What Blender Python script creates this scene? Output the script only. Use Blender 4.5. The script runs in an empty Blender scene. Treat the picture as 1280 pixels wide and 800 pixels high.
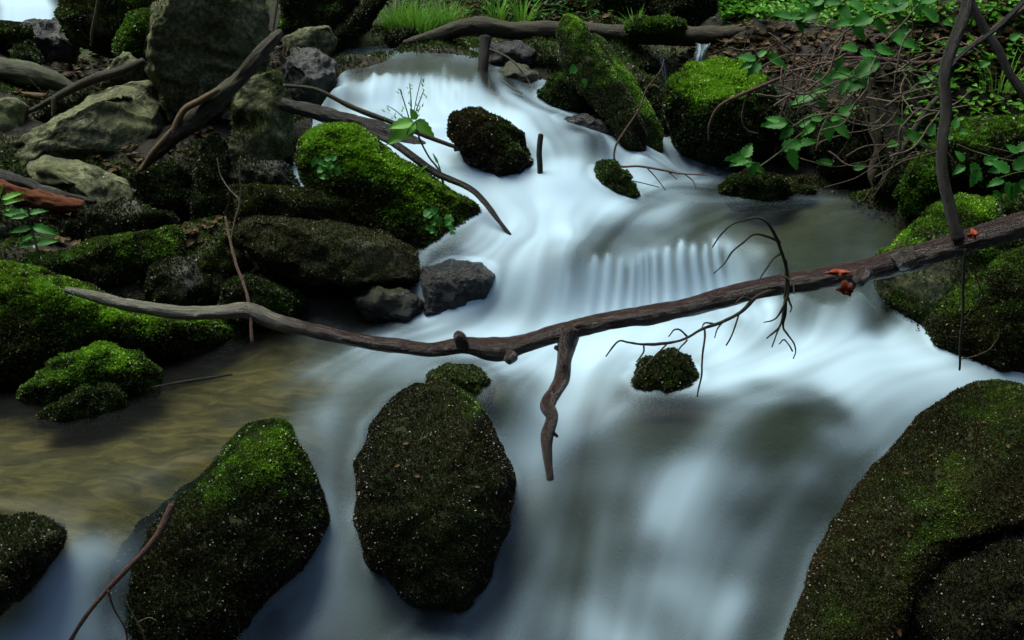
import bpy, bmesh, math, random
import numpy as np
from mathutils import Vector

# ------------------------------------------------------------------ camera, sky, sun, exposure
scene = bpy.context.scene
R = math.radians
PITCH = 22.0
HFOV = 50.0
camd = bpy.data.cameras.new("camera")
camd.sensor_width = 36.0
camd.lens = 18.0 / math.tan(R(HFOV / 2))
camd.clip_start = 0.05
camd.clip_end = 500.0
cam = bpy.data.objects.new("camera", camd)
cam.location = (0, 0, 0)
cam.rotation_euler = (R(90 - PITCH), 0, 0)
scene.collection.objects.link(cam)
scene.camera = cam

SUN_EL, SUN_AZ = 66.0, -48.0          # azimuth from +Y towards +X
world = bpy.data.worlds.new("World")
scene.world = world
world.use_nodes = True
wn = world.node_tree
bg = wn.nodes["Background"]
sky = wn.nodes.new("ShaderNodeTexSky")
sky.sky_type = 'NISHITA'
sky.sun_disc = False
sky.sun_elevation = R(SUN_EL)
sky.sun_rotation = R(SUN_AZ)
sky.air_density = 1.0
sky.dust_density = 3.0
wn.links.new(sky.outputs[0], bg.inputs[0])
bg.inputs[1].default_value = 0.075
sund = bpy.data.lights.new("sun", 'SUN')
sund.energy = 1.5
sund.angle = R(42)
sund.color = (0.95, 1.0, 0.86)
sun = bpy.data.objects.new("sun", sund)
sd = Vector((math.sin(R(SUN_AZ)) * math.cos(R(SUN_EL)), math.cos(R(SUN_AZ)) * math.cos(R(SUN_EL)), math.sin(R(SUN_EL))))
sun.rotation_euler = sd.to_track_quat('Z', 'Y').to_euler()
sun.location = (0, 2, 8)
scene.collection.objects.link(sun)
scene.view_settings.view_transform = 'Standard'
scene.view_settings.look = 'None'
scene.view_settings.exposure = 1.75
scene.view_settings.gamma = 1.0
scene.view_settings.use_curve_mapping = False
scene.cycles.max_bounces = 8
scene.cycles.transparent_max_bounces = 16
scene.cycles.caustics_reflective = False
scene.cycles.caustics_refractive = False
scene.cycles.use_denoising = True

# ------------------------------------------------------------------ ray helpers (photo pixels, 1280 x 800)
F = 640.0 / math.tan(R(HFOV / 2))
CP, SP = math.cos(R(PITCH)), math.sin(R(PITCH))
def ray(px, v):
    px = np.asarray(px, float); v = np.asarray(v, float)
    a = (px - 640) / F; b = (400 - v) / F
    return np.stack([a + 0 * b, CP + SP * b + 0 * a, -SP + CP * b + 0 * a], -1)
def atY(px, v, Y):
    d = ray(px, v); return d * (np.asarray(Y) / d[..., 1])[..., None]
def atZ(px, v, z):
    d = ray(px, v); return d * (np.asarray(z) / d[..., 2])[..., None]
def project(P):
    x, y, z = P[..., 0], P[..., 1], P[..., 2]
    f = y * CP - z * SP; u = y * SP + z * CP
    f = np.maximum(f, 1e-3)
    return 640 + F * x / f, 400 - F * u / f

# ------------------------------------------------------------------ noise
def _h(ix, iy, iz, s):
    n = (ix.astype(np.uint64) * np.uint64(374761393) + iy.astype(np.uint64) * np.uint64(668265263)
         + iz.astype(np.uint64) * np.uint64(2246822519) + np.uint64((s * 3266489917) & 0xffffffff)) & np.uint64(0xffffffff)
    n = ((n ^ (n >> np.uint64(15))) * np.uint64(2246822519)) & np.uint64(0xffffffff)
    n = ((n ^ (n >> np.uint64(13))) * np.uint64(3266489917)) & np.uint64(0xffffffff)
    n = n ^ (n >> np.uint64(16))
    return n.astype(np.float64) / 4294967295.0
def noise(P, s=0):
    """value noise in [-1, 1] on an (N,3) array"""
    P = P + 1000.0
    i = np.floor(P).astype(np.int64); f = P - i
    w = f * f * f * (f * (f * 6 - 15) + 10)
    out = 0
    for dx in (0, 1):
        wx = w[:, 0] if dx else 1 - w[:, 0]
        for dy in (0, 1):
            wy = w[:, 1] if dy else 1 - w[:, 1]
            for dz in (0, 1):
                wz = w[:, 2] if dz else 1 - w[:, 2]
                out = out + wx * wy * wz * _h(i[:, 0] + dx, i[:, 1] + dy, i[:, 2] + dz, s)
    return out * 2 - 1
def fbm(P, freq, octs=4, s=0, gain=0.5):
    o = 0; a = 1; t = 0
    for k in range(octs):
        o = o + a * noise(P * freq * (2.03 ** k), s + k * 17); t += a; a *= gain
    return o / t
def sstep(a, b, x):
    t = np.clip((x - a) / (b - a), 0, 1); return t * t * (3 - 2 * t)

# ------------------------------------------------------------------ object helpers
C = scene.collection
def new_mesh(name, V, Fc, mat, smooth=True, attrs=None):
    me = bpy.data.meshes.new(name)
    V = np.asarray(V, np.float32)
    if isinstance(Fc, np.ndarray):
        n, k = Fc.shape
        me.vertices.add(len(V)); me.vertices.foreach_set("co", V.ravel())
        me.loops.add(n * k); me.loops.foreach_set("vertex_index", Fc.astype(np.int32).ravel())
        me.polygons.add(n)
        me.polygons.foreach_set("loop_start", np.arange(0, n * k, k, dtype=np.int32))
        me.polygons.foreach_set("loop_total", np.full(n, k, np.int32))
        me.update(calc_edges=True)
    else:
        me.from_pydata([tuple(map(float, p)) for p in V], [], Fc); me.update()
    if smooth:
        me.polygons.foreach_set("use_smooth", np.ones(len(me.polygons), bool))
    for k, a in (attrs or {}).items():
        at = me.attributes.new(k, 'FLOAT', 'POINT'); at.data.foreach_set("value", np.asarray(a, np.float32))
    me.materials.append(mat)
    return me
def mk(name, V, Fc, mat, parent=None, base=None, smooth=True, attrs=None):
    """one mesh object; V in world coordinates; origin = base (or the parent's)"""
    V = np.asarray(V, float)
    o0 = np.array(parent.matrix_basis.translation) if parent is not None else (np.zeros(3) if base is None else np.asarray(base, float))
    o = bpy.data.objects.new(name, new_mesh(name, V - o0, Fc, mat, smooth, attrs))
    if parent is not None: o.parent = parent
    else: o.location = tuple(o0)
    C.objects.link(o)
    return o
def tag(o, label=None, cat=None, group=None, kind=None):
    if label: o["label"] = label
    if cat: o["category"] = cat
    if group: o["group"] = group
    if kind: o["kind"] = kind
    return o
def empty(name, loc):
    o = bpy.data.objects.new(name, None); o.location = tuple(map(float, loc)); o.empty_display_size = 0.05
    C.objects.link(o); return o
def vnormals(V, Fc):
    if Fc.shape[1] == 4:
        n = np.cross(V[Fc[:, 2]] - V[Fc[:, 0]], V[Fc[:, 3]] - V[Fc[:, 1]])
    else:
        n = np.cross(V[Fc[:, 1]] - V[Fc[:, 0]], V[Fc[:, 2]] - V[Fc[:, 0]])
    N = np.zeros_like(V)
    for k in range(Fc.shape[1]):
        for c in range(3): N[:, c] += np.bincount(Fc[:, k], n[:, c], len(V))
    return N / (np.linalg.norm(N, axis=1, keepdims=True) + 1e-12)

# ------------------------------------------------------------------ materials
class NT:
    def __init__(s, name):
        s.m = bpy.data.materials.new(name); s.m.use_nodes = True; s.t = s.m.node_tree; s.t.nodes.clear()
        s.out = s.n('OutputMaterial')
    def n(s, t, **kw):
        nd = s.t.nodes.new('ShaderNode' + t)
        for k, v in kw.items(): setattr(nd, k, v)
        return nd
    def l(s, a, b): s.t.links.new(a, b)
    def attr(s, name): return s.n('Attribute', attribute_name=name).outputs['Fac']
    def noise(s, scale, detail=4, rough=.55, vec=None, dist=0):
        nd = s.n('TexNoise'); nd.inputs['Scale'].default_value = scale; nd.inputs['Detail'].default_value = detail
        nd.inputs['Roughness'].default_value = rough; nd.inputs['Distortion'].default_value = dist
        s.l(vec or s.pos(), nd.inputs['Vector']); return nd.outputs['Fac']
    def pos(s):
        if not hasattr(s, '_p'): s._p = s.n('NewGeometry').outputs['Position']
        return s._p
    def ramp(s, fac, stops):
        r = s.n('ValToRGB'); e = r.color_ramp.elements
        while len(e) < len(stops): e.new(0.5)
        for i, (p, c) in enumerate(stops): e[i].position = p; e[i].color = (*c, 1) if len(c) == 3 else c
        s.l(fac, r.inputs[0]); return r.outputs[0]
    def mix(s, f, a, b):
        m = s.n('Mix', data_type='RGBA')
        for sock, v in ((m.inputs[0], f), (m.inputs[6], a), (m.inputs[7], b)):
            if hasattr(v, 'links'): s.l(v, sock)
            else: sock.default_value = v if isinstance(v, float) else (*v, 1)
        return m.outputs[2]
    def math(s, op, a, b=0.0, clamp=False):
        m = s.n('Math', operation=op); m.use_clamp = clamp
        for i, v in enumerate((a, b)):
            if hasattr(v, 'links'): s.l(v, m.inputs[i])
            else: m.inputs[i].default_value = v
        return m.outputs[0]
    def bsdf(s, col, rough=.7, spec=.5, bump=None, bstr=.5, bdist=.01):
        b = s.n('BsdfPrincipled')
        for sock, v in ((b.inputs['Base Color'], col), (b.inputs['Roughness'], rough), (b.inputs['Specular IOR Level'], spec)):
            if hasattr(v, 'links'): s.l(v, sock)
            else: sock.default_value = v if isinstance(v, float) else (*v, 1)
        if bump is not None:
            bp = s.n('Bump'); bp.inputs['Strength'].default_value = bstr; bp.inputs['Distance'].default_value = bdist
            s.l(bump, bp.inputs['Height']); s.l(bp.outputs[0], b.inputs['Normal'])
        return b
    def done(s, shader): s.l(shader.outputs[0] if hasattr(shader, 'outputs') else shader, s.out.inputs['Surface']); return s.m

def stone_mat(name, a, b, c, rough, spec, mosscol, bstr=.6):
    t = NT(name)
    n1 = t.noise(7, 8, .65); n2 = t.noise(45, 6, .7); n3 = t.noise(3.1, 3, .5)
    base = t.ramp(n1, [(0.28, a), (.5, b), (.72, c)])
    base = t.mix(t.ramp(n2, [(.42, (.75, .75, .75)), (.6, (0, 0, 0))]), base, tuple(x * .55 for x in a))
    sp = t.math('GREATER_THAN', t.noise(120, 3, .6), .66)
    base = t.mix(t.math('MULTIPLY', sp, .45), base, tuple(min(1, x * 2.2) for x in c))
    base = t.mix(t.math('MULTIPLY', t.ramp(n3, [(.5, (0, 0, 0)), (.7, (1, 1, 1))]), .55), base, (0.075, 0.085, 0.028))
    mc = t.mix(n2, mosscol, tuple(x * .35 for x in mosscol))
    base = t.mix(t.attr('moss'), base, mc)
    h = t.math('ADD', t.math('MULTIPLY', n1, .6), t.math('MULTIPLY', n2, .4))
    rg = t.math('ADD', t.math('MULTIPLY', n2, .35), rough - .17)
    sp2 = t.math('MULTIPLY', t.math('SUBTRACT', 1.0, t.math('MULTIPLY', t.attr('moss'), .8)), spec)
    hh = t.math('ADD', h, t.math('MULTIPLY', t.noise(170, 4, .7), .25))
    return t.done(t.bsdf(base, rg, sp2, hh, bstr, .03))
M = {}
M['grey'] = stone_mat('grey_lichen_stone', (.028, .032, .016), (.115, .125, .06), (.30, .315, .17), .8, .2, (.05, .075, .012))
M['dark'] = stone_mat('dark_stone', (.008, .009, .008), (.022, .024, .02), (.055, .055, .042), .55, .45, (.022, .03, .007))
M['wet'] = stone_mat('wet_black_stone', (.002, .003, .004), (.005, .008, .010), (.014, .019, .022), .16, .45, (.02, .022, .008), 1.0)
M['brown'] = stone_mat('brown_algae_stone', (.012, .012, .006), (.030, .027, .012), (.065, .056, .026), .5, .3, (.028, .035, .01))
M['olive'] = stone_mat('submerged_olive_stone', (.015, .018, .011), (.035, .04, .025), (.07, .07, .045), .5, .5, (.05, .06, .015))

def moss_mat(name='moss_fronds', rough=.45, spec=.4, dk=1.0):
    t = NT(name)
    col = t.ramp(t.attr('tint'), [(0, (.011, .010, .004)), (.25, (.018, .024, .006)), (.5, (.032, .065, .007)), (.75, (.075, .175, .012)), (1, (.17, .36, .018))])
    col = t.mix(t.attr('brown'), col, (.062, .040, .014))
    if dk != 1: col = t.mix(1 - dk, col, (.004, .006, .005))
    b = t.bsdf(col, rough, spec)
    tr = t.n('BsdfTranslucent'); t.l(col, tr.inputs[0])
    mx = t.n('MixShader'); mx.inputs[0].default_value = .22
    t.l(b.outputs[0], mx.inputs[1]); t.l(tr.outputs[0], mx.inputs[2])
    return t.done(mx)
M['moss'] = moss_mat()
M['wetmoss'] = moss_mat('wet_moss_fronds', .3, .55, .85)

def leaf_mat(name, c1, c2, trans=.3, rough=.5):
    t = NT(name)
    col = t.mix(t.noise(9, 3), c1, c2)
    col = t.mix(t.math('MULTIPLY', t.attr('rnd'), .6), col, tuple(x * .55 for x in c1))
    b = t.bsdf(col, rough, .2, t.noise(160, 3), .25, .002)
    tr = t.n('BsdfTranslucent'); t.l(col, tr.inputs[0])
    mx = t.n('MixShader'); mx.inputs[0].default_value = trans
    t.l(b.outputs[0], mx.inputs[1]); t.l(tr.outputs[0], mx.inputs[2])
    return t.done(mx)
M['leaf'] = leaf_mat('bramble_leaf', (.022, .13, .016), (.05, .22, .025))
M['leaf2'] = leaf_mat('young_leaf', (.08, .27, .02), (.13, .35, .03))
M['grass'] = leaf_mat('grass_blade', (.10, .28, .025), (.18, .38, .05), .35)
M['litter'] = leaf_mat('dead_leaf', (.05, .030, .010), (.11, .07, .026), .1, .7)

def wood_mat(name, a, b, c, rough=.55, spec=.5, green=0.0, scale=1.0, bstr=.8):
    t = NT(name)
    st = t.attr('along')
    cb = t.n('CombineXYZ'); t.l(t.math('MULTIPLY', st, 1.6), cb.inputs[0]); t.l(t.attr('around'), cb.inputs[1]); t.l(t.attr('around2'), cb.inputs[2])
    n1 = t.noise(9 * scale, 8, .75, cb.outputs[0], .6); n2 = t.noise(75, 6, .75); n3 = t.noise(11, 3); n4 = t.noise(260, 3, .7)
    base = t.ramp(t.math('ADD', t.math('MULTIPLY', n1, .65), t.math('MULTIPLY', n2, .35)), [(.3, a), (.5, b), (.72, c)])
    if green: base = t.mix(t.math('MULTIPLY', t.ramp(n3, [(.45, (0, 0, 0)), (.62, (1, 1, 1))]), green), base, (.05, .075, .012))
    if name.startswith('wet_red'): base = t.mix(t.attr('pale'), base, t.ramp(n1, [(.3, (.05, .05, .035)), (.5, (.16, .155, .11)), (.7, (.34, .33, .26))]))
    base = t.mix(t.math('MULTIPLY', t.math('GREATER_THAN', n4, .6), .35), base, tuple(min(1, x * 1.6) for x in c))
    h = t.math('ADD', t.math('ADD', t.math('MULTIPLY', n1, .6), t.math('MULTIPLY', n2, .6)), t.math('MULTIPLY', n4, .25))
    rg = t.math('ADD', t.math('MULTIPLY', n2, .5), rough - .25, True)
    return t.done(t.bsdf(base, rg, spec, h, bstr, .022))
M['bark'] = wood_mat('wet_red_brown_bark', (.002, .001, .001), (.020, .008, .005), (.09, .038, .024), .20, .6)
M['palebark'] = wood_mat('bleached_grey_wood', (.09, .085, .05), (.2, .19, .12), (.34, .32, .25), .5, .5)
M['greybark'] = wood_mat('grey_brown_bark', (.008, .006, .004), (.032, .025, .015), (.09, .074, .048), .6, .25, .25)
M['blackwood'] = wood_mat('black_wet_wood', (.002, .002, .001), (.007, .006, .0035), (.025, .022, .012), .35, .3)
M['rot'] = wood_mat('rotten_orange_wood', (.012, .005, .003), (.10, .03, .010), (.27, .10, .035), .8, .15)
M['twig'] = wood_mat('dry_twig', (.06, .048, .034), (.16, .13, .09), (.32, .27, .2), .7, .2)
M['redtwig'] = wood_mat('red_brown_twig', (.03, .014, .009), (.085, .04, .027), (.18, .10, .07), .5, .3)
M['mosslog'] = wood_mat('mossy_log_wood', (.012, .012, .006), (.03, .034, .012), (.07, .08, .025), .6, .4, .7)
M['stem'] = wood_mat('green_stem', (.05, .07, .02), (.10, .13, .04), (.18, .2, .08), .5, .4)
M['ochre'] = wood_mat('stripped_pale_wood', (.04, .025, .01), (.12, .08, .035), (.26, .19, .09), .65, .25)
# ------------------------------------------------------------------ levels of water and ground
def pts_z(L): 
    a = np.array(L, float); return atZ(a[:, 0], a[:, 1], a[:, 2])
WATER = pts_z([
 (430,58,-.87),(520,55,-.87),(600,60,-.87),(740,62,-1.0),(430,85,-.872),(520,78,-.872),(560,84,-.872),(600,94,-.875),(420,100,-.88),
 (690,90,-1.1),(760,100,-1.15),(650,75,-1.05),(830,120,-1.25),(380,110,-1.1),(350,170,-1.3),(330,230,-1.45),(400,150,-1.1),(370,160,-1.2),(360,60,-1.1),(345,80,-1.2),(300,60,-1.12),(200,60,-1.15),(60,60,-1.15),(300,110,-1.12),(120,140,-1.25),(300,180,-1.3),(300,300,-1.5),(100,330,-1.5),
 (430,140,-1.0),(480,136,-1.01),(520,136,-1.01),(560,142,-1.015),(600,136,-1.0),(650,130,-.97),(700,140,-1.0),
 (430,165,-1.03),(480,160,-1.04),(540,160,-1.045),(600,158,-1.05),(650,160,-1.05),(700,170,-1.07),(750,175,-1.09),(800,195,-1.15),(840,200,-1.22),
 (600,220,-1.14),(560,210,-1.12),(650,215,-1.12),(700,210,-1.12),(740,205,-1.13),(780,222,-1.24),(680,250,-1.2),(740,250,-1.22),(640,285,-1.27),(700,290,-1.275),(600,310,-1.33),
 (860,220,-1.3),(960,228,-1.3),(1060,225,-1.3),(1140,228,-1.3),(820,262,-1.29),(900,270,-1.3),(1000,270,-1.3),(1090,270,-1.3),(1000,310,-1.31),(1090,310,-1.31),
 (740,300,-1.275),(800,285,-1.275),(860,290,-1.285),(700,318,-1.295),(740,318,-1.295),(800,312,-1.29),(860,308,-1.3),(900,306,-1.31),(950,318,-1.315),
 (700,392,-1.49),(740,392,-1.49),(800,388,-1.49),(860,378,-1.49),(910,372,-1.49),(960,385,-1.5),(1020,395,-1.5),(1090,395,-1.5),(1010,345,-1.33),(1080,345,-1.33),
 (560,325,-1.33),(520,340,-1.4),(540,385,-1.5),(640,345,-1.38),(620,390,-1.5),(660,370,-1.44),(480,395,-1.55),
 (700,415,-1.53),(800,415,-1.53),(900,420,-1.53),(1000,425,-1.53),(1100,425,-1.54),(1180,455,-1.55),(1280,470,-1.57),(600,415,-1.54),
 (0,470,-1.57),(0,560,-1.575),(200,440,-1.57),(200,520,-1.572),(300,420,-1.57),(350,470,-1.572),(300,540,-1.572),(400,430,-1.565),(420,480,-1.58),(500,440,-1.56),(480,470,-1.57),(-60,640,-1.575),
 (430,560,-1.68),(400,620,-1.78),(430,700,-1.9),(360,760,-2.0),(380,540,-1.63),
 (60,690,-1.64),(110,670,-1.61),(60,730,-1.70),(20,790,-1.80),(90,790,-1.81),(-60,800,-1.9),(-100,620,-1.58),
 (640,480,-1.6),(700,450,-1.57),(700,510,-1.66),(700,600,-1.79),(700,700,-1.93),(700,800,-2.06),(560,500,-1.62),(560,760,-2.0),
 (800,470,-1.575),(800,520,-1.64),(850,560,-1.69),(800,620,-1.80),(800,700,-1.93),(850,800,-2.07),(900,480,-1.57),(930,530,-1.60),(900,600,-1.74),
 (1000,470,-1.56),(1000,520,-1.60),(1010,560,-1.65),(1100,500,-1.60),(1040,580,-1.7),(950,640,-1.8),(930,740,-1.97),(1000,760,-2.0),(1240,500,-1.62),(1200,600,-1.8),(1250,800,-2.05),
])
_ex = np.array([(-6,-1,-3.0),(0,-1,-3.2),(6,-1,-3.0),(-1,1.6,-2.5),(0,1.6,-2.55),(1,1.6,-2.5),(-4,3,-1.6),(-4,1.5,-2.0),(4,3,-1.7),(-4,7,-.9),(4,7,-1.3),(0,9,-.85),(-3,9,-.8),(0,14,-.6),(-6,14,-.6),(6,14,-.8)])
WATER = np.vstack([WATER, _ex])
BANK = pts_z([
 (-150,480,-1.53),(20,425,-1.52),(110,425,-1.53),(200,412,-1.53),(330,398,-1.5),(440,385,-1.50),(470,355,-1.42),(100,340,-1.36),(250,330,-1.38),(350,320,-1.38),
 (450,300,-1.34),(560,300,-1.36),(-50,330,-1.3),(60,260,-1.22),(250,250,-1.22),(350,240,-1.2),(440,220,-1.16),(100,190,-1.12),(280,190,-1.12),(400,170,-1.08),
 (40,130,-1.0),(180,120,-1.02),(300,120,-1.0),(380,130,-1.0),(60,80,-.96),(200,70,-.93),(330,70,-.9),(395,75,-.87),(100,40,-.93),(250,30,-.85),(400,35,-.82),
 (470,38,-.80),(560,45,-.80),(660,52,-.8),(740,55,-.82),(625,72,-.86),(640,90,-.9),(690,108,-.96),(750,130,-1.04),(790,160,-1.12),(830,178,-1.2),(800,100,-.95),
 (880,190,-1.22),(960,200,-1.22),(1040,205,-1.2),(1120,200,-1.12),(1170,230,-1.15),(1140,300,-1.3),(1200,330,-1.3),(1120,370,-1.42),(1190,410,-1.45),(1280,430,-1.42),(1280,330,-1.2),
 (830,90,-.95),(900,130,-1.05),(860,50,-.82),(950,90,-.9),(1050,140,-1.0),(1050,90,-.86),(1150,120,-.93),(1280,180,-1.0),(1280,110,-.88),
 (560,15,-.68),(760,15,-.68),(950,40,-.76),(1100,40,-.72),(1250,50,-.7),(950,8,-.62),(1150,8,-.58),
])
_bx = np.array([(-3.4,2.2,-1.2),(-3.4,4,-.9),(-3.6,6,-.3),(3,2.2,-1.3),(3.2,4,-.7),(3.6,6,0.1),(-4,9,0.2),(-1.5,8.6,-.5),(0,8,-.2),(2,8,0.4),(4,8,1.2),
                (-5,0,-1),(5,0,-1),(-6,4,.8),(6,4,1.2),(0,10.5,1.4),(3,10.5,2.2),(-4,11.5,1.4),(0,13,3),(5,13,4),(-5,14,3.2),(-9,6,3),(9,6,3.4),(-9,0,2),(9,0,2),(0,-3,-3),(-4,-4,-2),(4,-4,-2)])
_lo = (BANK[:, 1] < 5.6) & (BANK[:, 0] < .3) | (BANK[:, 1] < 5.2)
BANK[_lo, 2] -= .09
BANK = np.vstack([BANK, _bx, [(2.3, 3.2, -.85)]])
BED = np.vstack([np.array([w - (0, 0, .10) for w in WATER])])

def rbf_fit(P, k=1.0):
    D = np.linalg.norm(P[:, None, :2] - P[None, :, :2], axis=2)
    A = D + np.eye(len(P)) * 1e-3
    n = len(P); B = np.zeros((n + 3, n + 3)); B[:n, :n] = A; B[:n, n] = 1; B[n, :n] = 1
    B[:n, n+1:] = P[:, :2]; B[n+1:, :n] = P[:, :2].T
    return P[:, :2], np.linalg.solve(B, np.concatenate([P[:, 2], [0, 0, 0]]))
def rbf_eval(fit, X, Y):
    P, w = fit; n = len(P); out = np.full(X.shape, w[n]) + w[n+1] * X + w[n+2] * Y
    for i in range(n): out += w[i] * np.sqrt((X - P[i, 0]) ** 2 + (Y - P[i, 1]) ** 2)
    return out
def blur(Z, sig):
    r = int(sig * 3) + 1; k = np.exp(-.5 * (np.arange(-r, r + 1) / sig) ** 2); k /= k.sum()
    for ax in (0, 1):
        Zp = np.pad(Z, [(r, r) if a == ax else (0, 0) for a in (0, 1)], mode='edge')
        Z = sum(k[j] * (Zp[j:j + Z.shape[0]] if ax == 0 else Zp[:, j:j + Z.shape[1]]) for j in range(2 * r + 1))
    return Z
def bil(Z, fx, fy):
    fx = np.clip(fx, 0, Z.shape[1] - 1.001); fy = np.clip(fy, 0, Z.shape[0] - 1.001)
    i = fx.astype(int); j = fy.astype(int); a = fx - i; b = fy - j
    return Z[j, i] * (1 - a) * (1 - b) + Z[j, i + 1] * a * (1 - b) + Z[j + 1, i] * (1 - a) * b + Z[j + 1, i + 1] * a * b

# water grid, 1 cm
DX = 0.0105
X0, X1, Y0, Y1 = -2.9, 2.9, 1.5, 8.0
gx = np.arange(X0, X1, DX); gy = np.arange(Y0, Y1, DX)
GX, GY = np.meshgrid(gx, gy)
wfit = rbf_fit(WATER)
WZ = rbf_eval(wfit, GX, GY)
_s = blur(WZ, 9.0); _g = np.hypot(*np.gradient(_s, DX)); _k = blur(sstep(.18, .5, _g), 3)
WZ = blur(WZ, 2.6) * _k + _s * (1 - _k)
_px, _pv = project(np.stack([GX, GY, WZ], -1))
_m = blur((1 - sstep(340, 430, _px)) * (1 - sstep(0, 1, (_pv - 590) / 90)) * sstep(360, 400, _pv) * (GX > -2.6), 3); WZ = WZ * (1 - _m) - 1.572 * _m
_m = blur(sstep(840, 930, _px) * sstep(212, 228, _pv) * (1 - sstep(296, 312, _pv)), 3); WZ = WZ * (1 - _m) - 1.302 * _m
def water_z(x, y): return bil(WZ, (np.asarray(x) - X0) / DX, (np.asarray(y) - Y0) / DX)
tfit = rbf_fit(np.vstack([BED, BANK]))
TG = 0.03
tx = np.arange(-4.2, 4.2, TG); ty = np.arange(1.2, 9.5, TG)
TX, TY = np.meshgrid(tx, ty)
_n3 = lambda X, Y: np.stack([X.ravel(), Y.ravel(), 0 * X.ravel()], 1)
def rough(X, Y):
    P = _n3(X, Y); return (fbm(P, 2.6, 5, 5) * .07 + np.abs(fbm(P, 8, 3, 9)) * .035).reshape(X.shape)
TZ = blur(rbf_eval(tfit, TX, TY), 1.2)
_wz = rbf_eval(wfit, TX, TY)
TZ = TZ + rough(TX, TY) * np.where(TZ < _wz - .02, .35, 1.0)
def ground_z(x, y): return bil(TZ, (np.asarray(x) + 4.2) / TG, (np.asarray(y) - 1.2) / TG)
def hit(px, v, fn=None):
    """where the sight line through a photo pixel meets the ground or water"""
    fn = fn or (lambda x, y: np.maximum(water_z(x, y), ground_z(x, y)))
    d = ray(px, v); t = np.linspace(1.8, 9.0, 900)
    P = d[None, :] * t[:, None]
    k = np.argmax(P[:, 2] < fn(P[:, 0], P[:, 1])); return P[k] if k else P[-1]

# ------------------------------------------------------------------ ground sheet, raised out of view into sides that block low sky light
def axis(a, b, step, far):
    mid = np.arange(a, b, step); l = []; r = []; s = step; p = a
    while p > -far: s *= 1.22; p -= s; l.append(p)
    s = step; p = mid[-1]
    while p < far: s *= 1.22; p += s; r.append(p)
    return np.array(l[::-1] + list(mid) + r)
ax, ay = axis(-3.6, 3.6, .022, 60), axis(1.6, 9.0, .022, 60)
AX, AY = np.meshgrid(ax, ay)
inner = (np.abs(AX) < 4.1) & (AY > 1.3) & (AY < 9.3)
AZ = np.where(inner, ground_z(AX, AY), 0)
_o = rbf_eval(tfit, AX, AY) + rough(AX, AY) * 1.0
_r = np.sqrt(AX ** 2 + (AY - 4) ** 2)
_o = np.minimum(_o, 6) + 11 * sstep(5.5, 17, _r) + 3 * sstep(17, 60, _r)  # unseen rim added all round to shut out horizon light
AZ = np.where(inner, AZ, _o)
AZ = AZ + (fbm(_n3(AX, AY), 30, 3, 3) * .006).reshape(AX.shape)
n0, n1 = AX.shape
idx = np.arange(n0 * n1).reshape(n0, n1)
GF = np.stack([idx[:-1, :-1].ravel(), idx[:-1, 1:].ravel(), idx[1:, 1:].ravel(), idx[1:, :-1].ravel()], 1)
GV = np.stack([AX.ravel(), AY.ravel(), AZ.ravel()], 1)
under = sstep(0.0, .05, (rbf_eval(wfit, AX, AY) - AZ).ravel()) * (np.abs(AX.ravel()) < 2.9)
gpx, gpv = project(GV)
greenm = sstep(.0, .35, fbm(GV, 2.2, 4, 31)) * sstep(5.2, 6.4, GV[:, 1])
t = NT('forest_soil')
soil = t.ramp(t.noise(14, 8, .7), [(.3, (.004, .0035, .0025)), (.5, (.011, .009, .006)), (.72, (.03, .022, .013))])
soil = t.mix(t.attr('green'), soil, t.mix(t.noise(30, 5), (.008, .014, .003), (.035, .055, .008)))
vo = t.n('TexVoronoi'); vo.inputs['Scale'].default_value = 11
mp = t.n('Mapping'); mp.inputs['Scale'].default_value = (.75, 1.35, 1.0); mp.inputs['Rotation'].default_value = (0, 0, .35)
t.l(t.pos(), mp.inputs[0]); t.l(mp.outputs[0], vo.inputs['Vector'])
cobb = t.ramp(vo.outputs['Distance'], [(.1, (.12, .09, .036)), (.75, (.045, .036, .013))])
mp2 = t.n('Mapping'); mp2.inputs['Scale'].default_value = (1.0, 2.6, 1.0); mp2.inputs['Rotation'].default_value = (0, 0, -.5); t.l(t.pos(), mp2.inputs[0])
mot = t.ramp(t.noise(9, 3, .5, mp2.outputs[0], .8), [(.34, (.012, .014, .005)), (.5, (.052, .046, .017)), (.70, (.13, .10, .04))])
cobb = t.mix(.72, cobb, mot)
cobb = t.mix(t.attr('tan'), t.mix(t.noise(9, 4), (.014, .022, .018), (.040, .055, .044)), cobb)
soil = t.mix(t.attr('under'), soil, cobb)
M['soil'] = t.done(t.bsdf(soil, .8, .25, t.noise(50, 6, .7), .7, .02))
ground = mk('ground', GV, GF, M['soil'], attrs={'under': under, 'green': greenm, 'tan': np.maximum(1 - sstep(330, 520, gpx), .16 * sstep(880, 980, gpx) * (1 - sstep(300, 330, gpv))) * (gpv < 700)})
tag(ground, 'dark forest soil and brown stream bed under water and boulders', 'ground', kind='structure')

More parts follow.
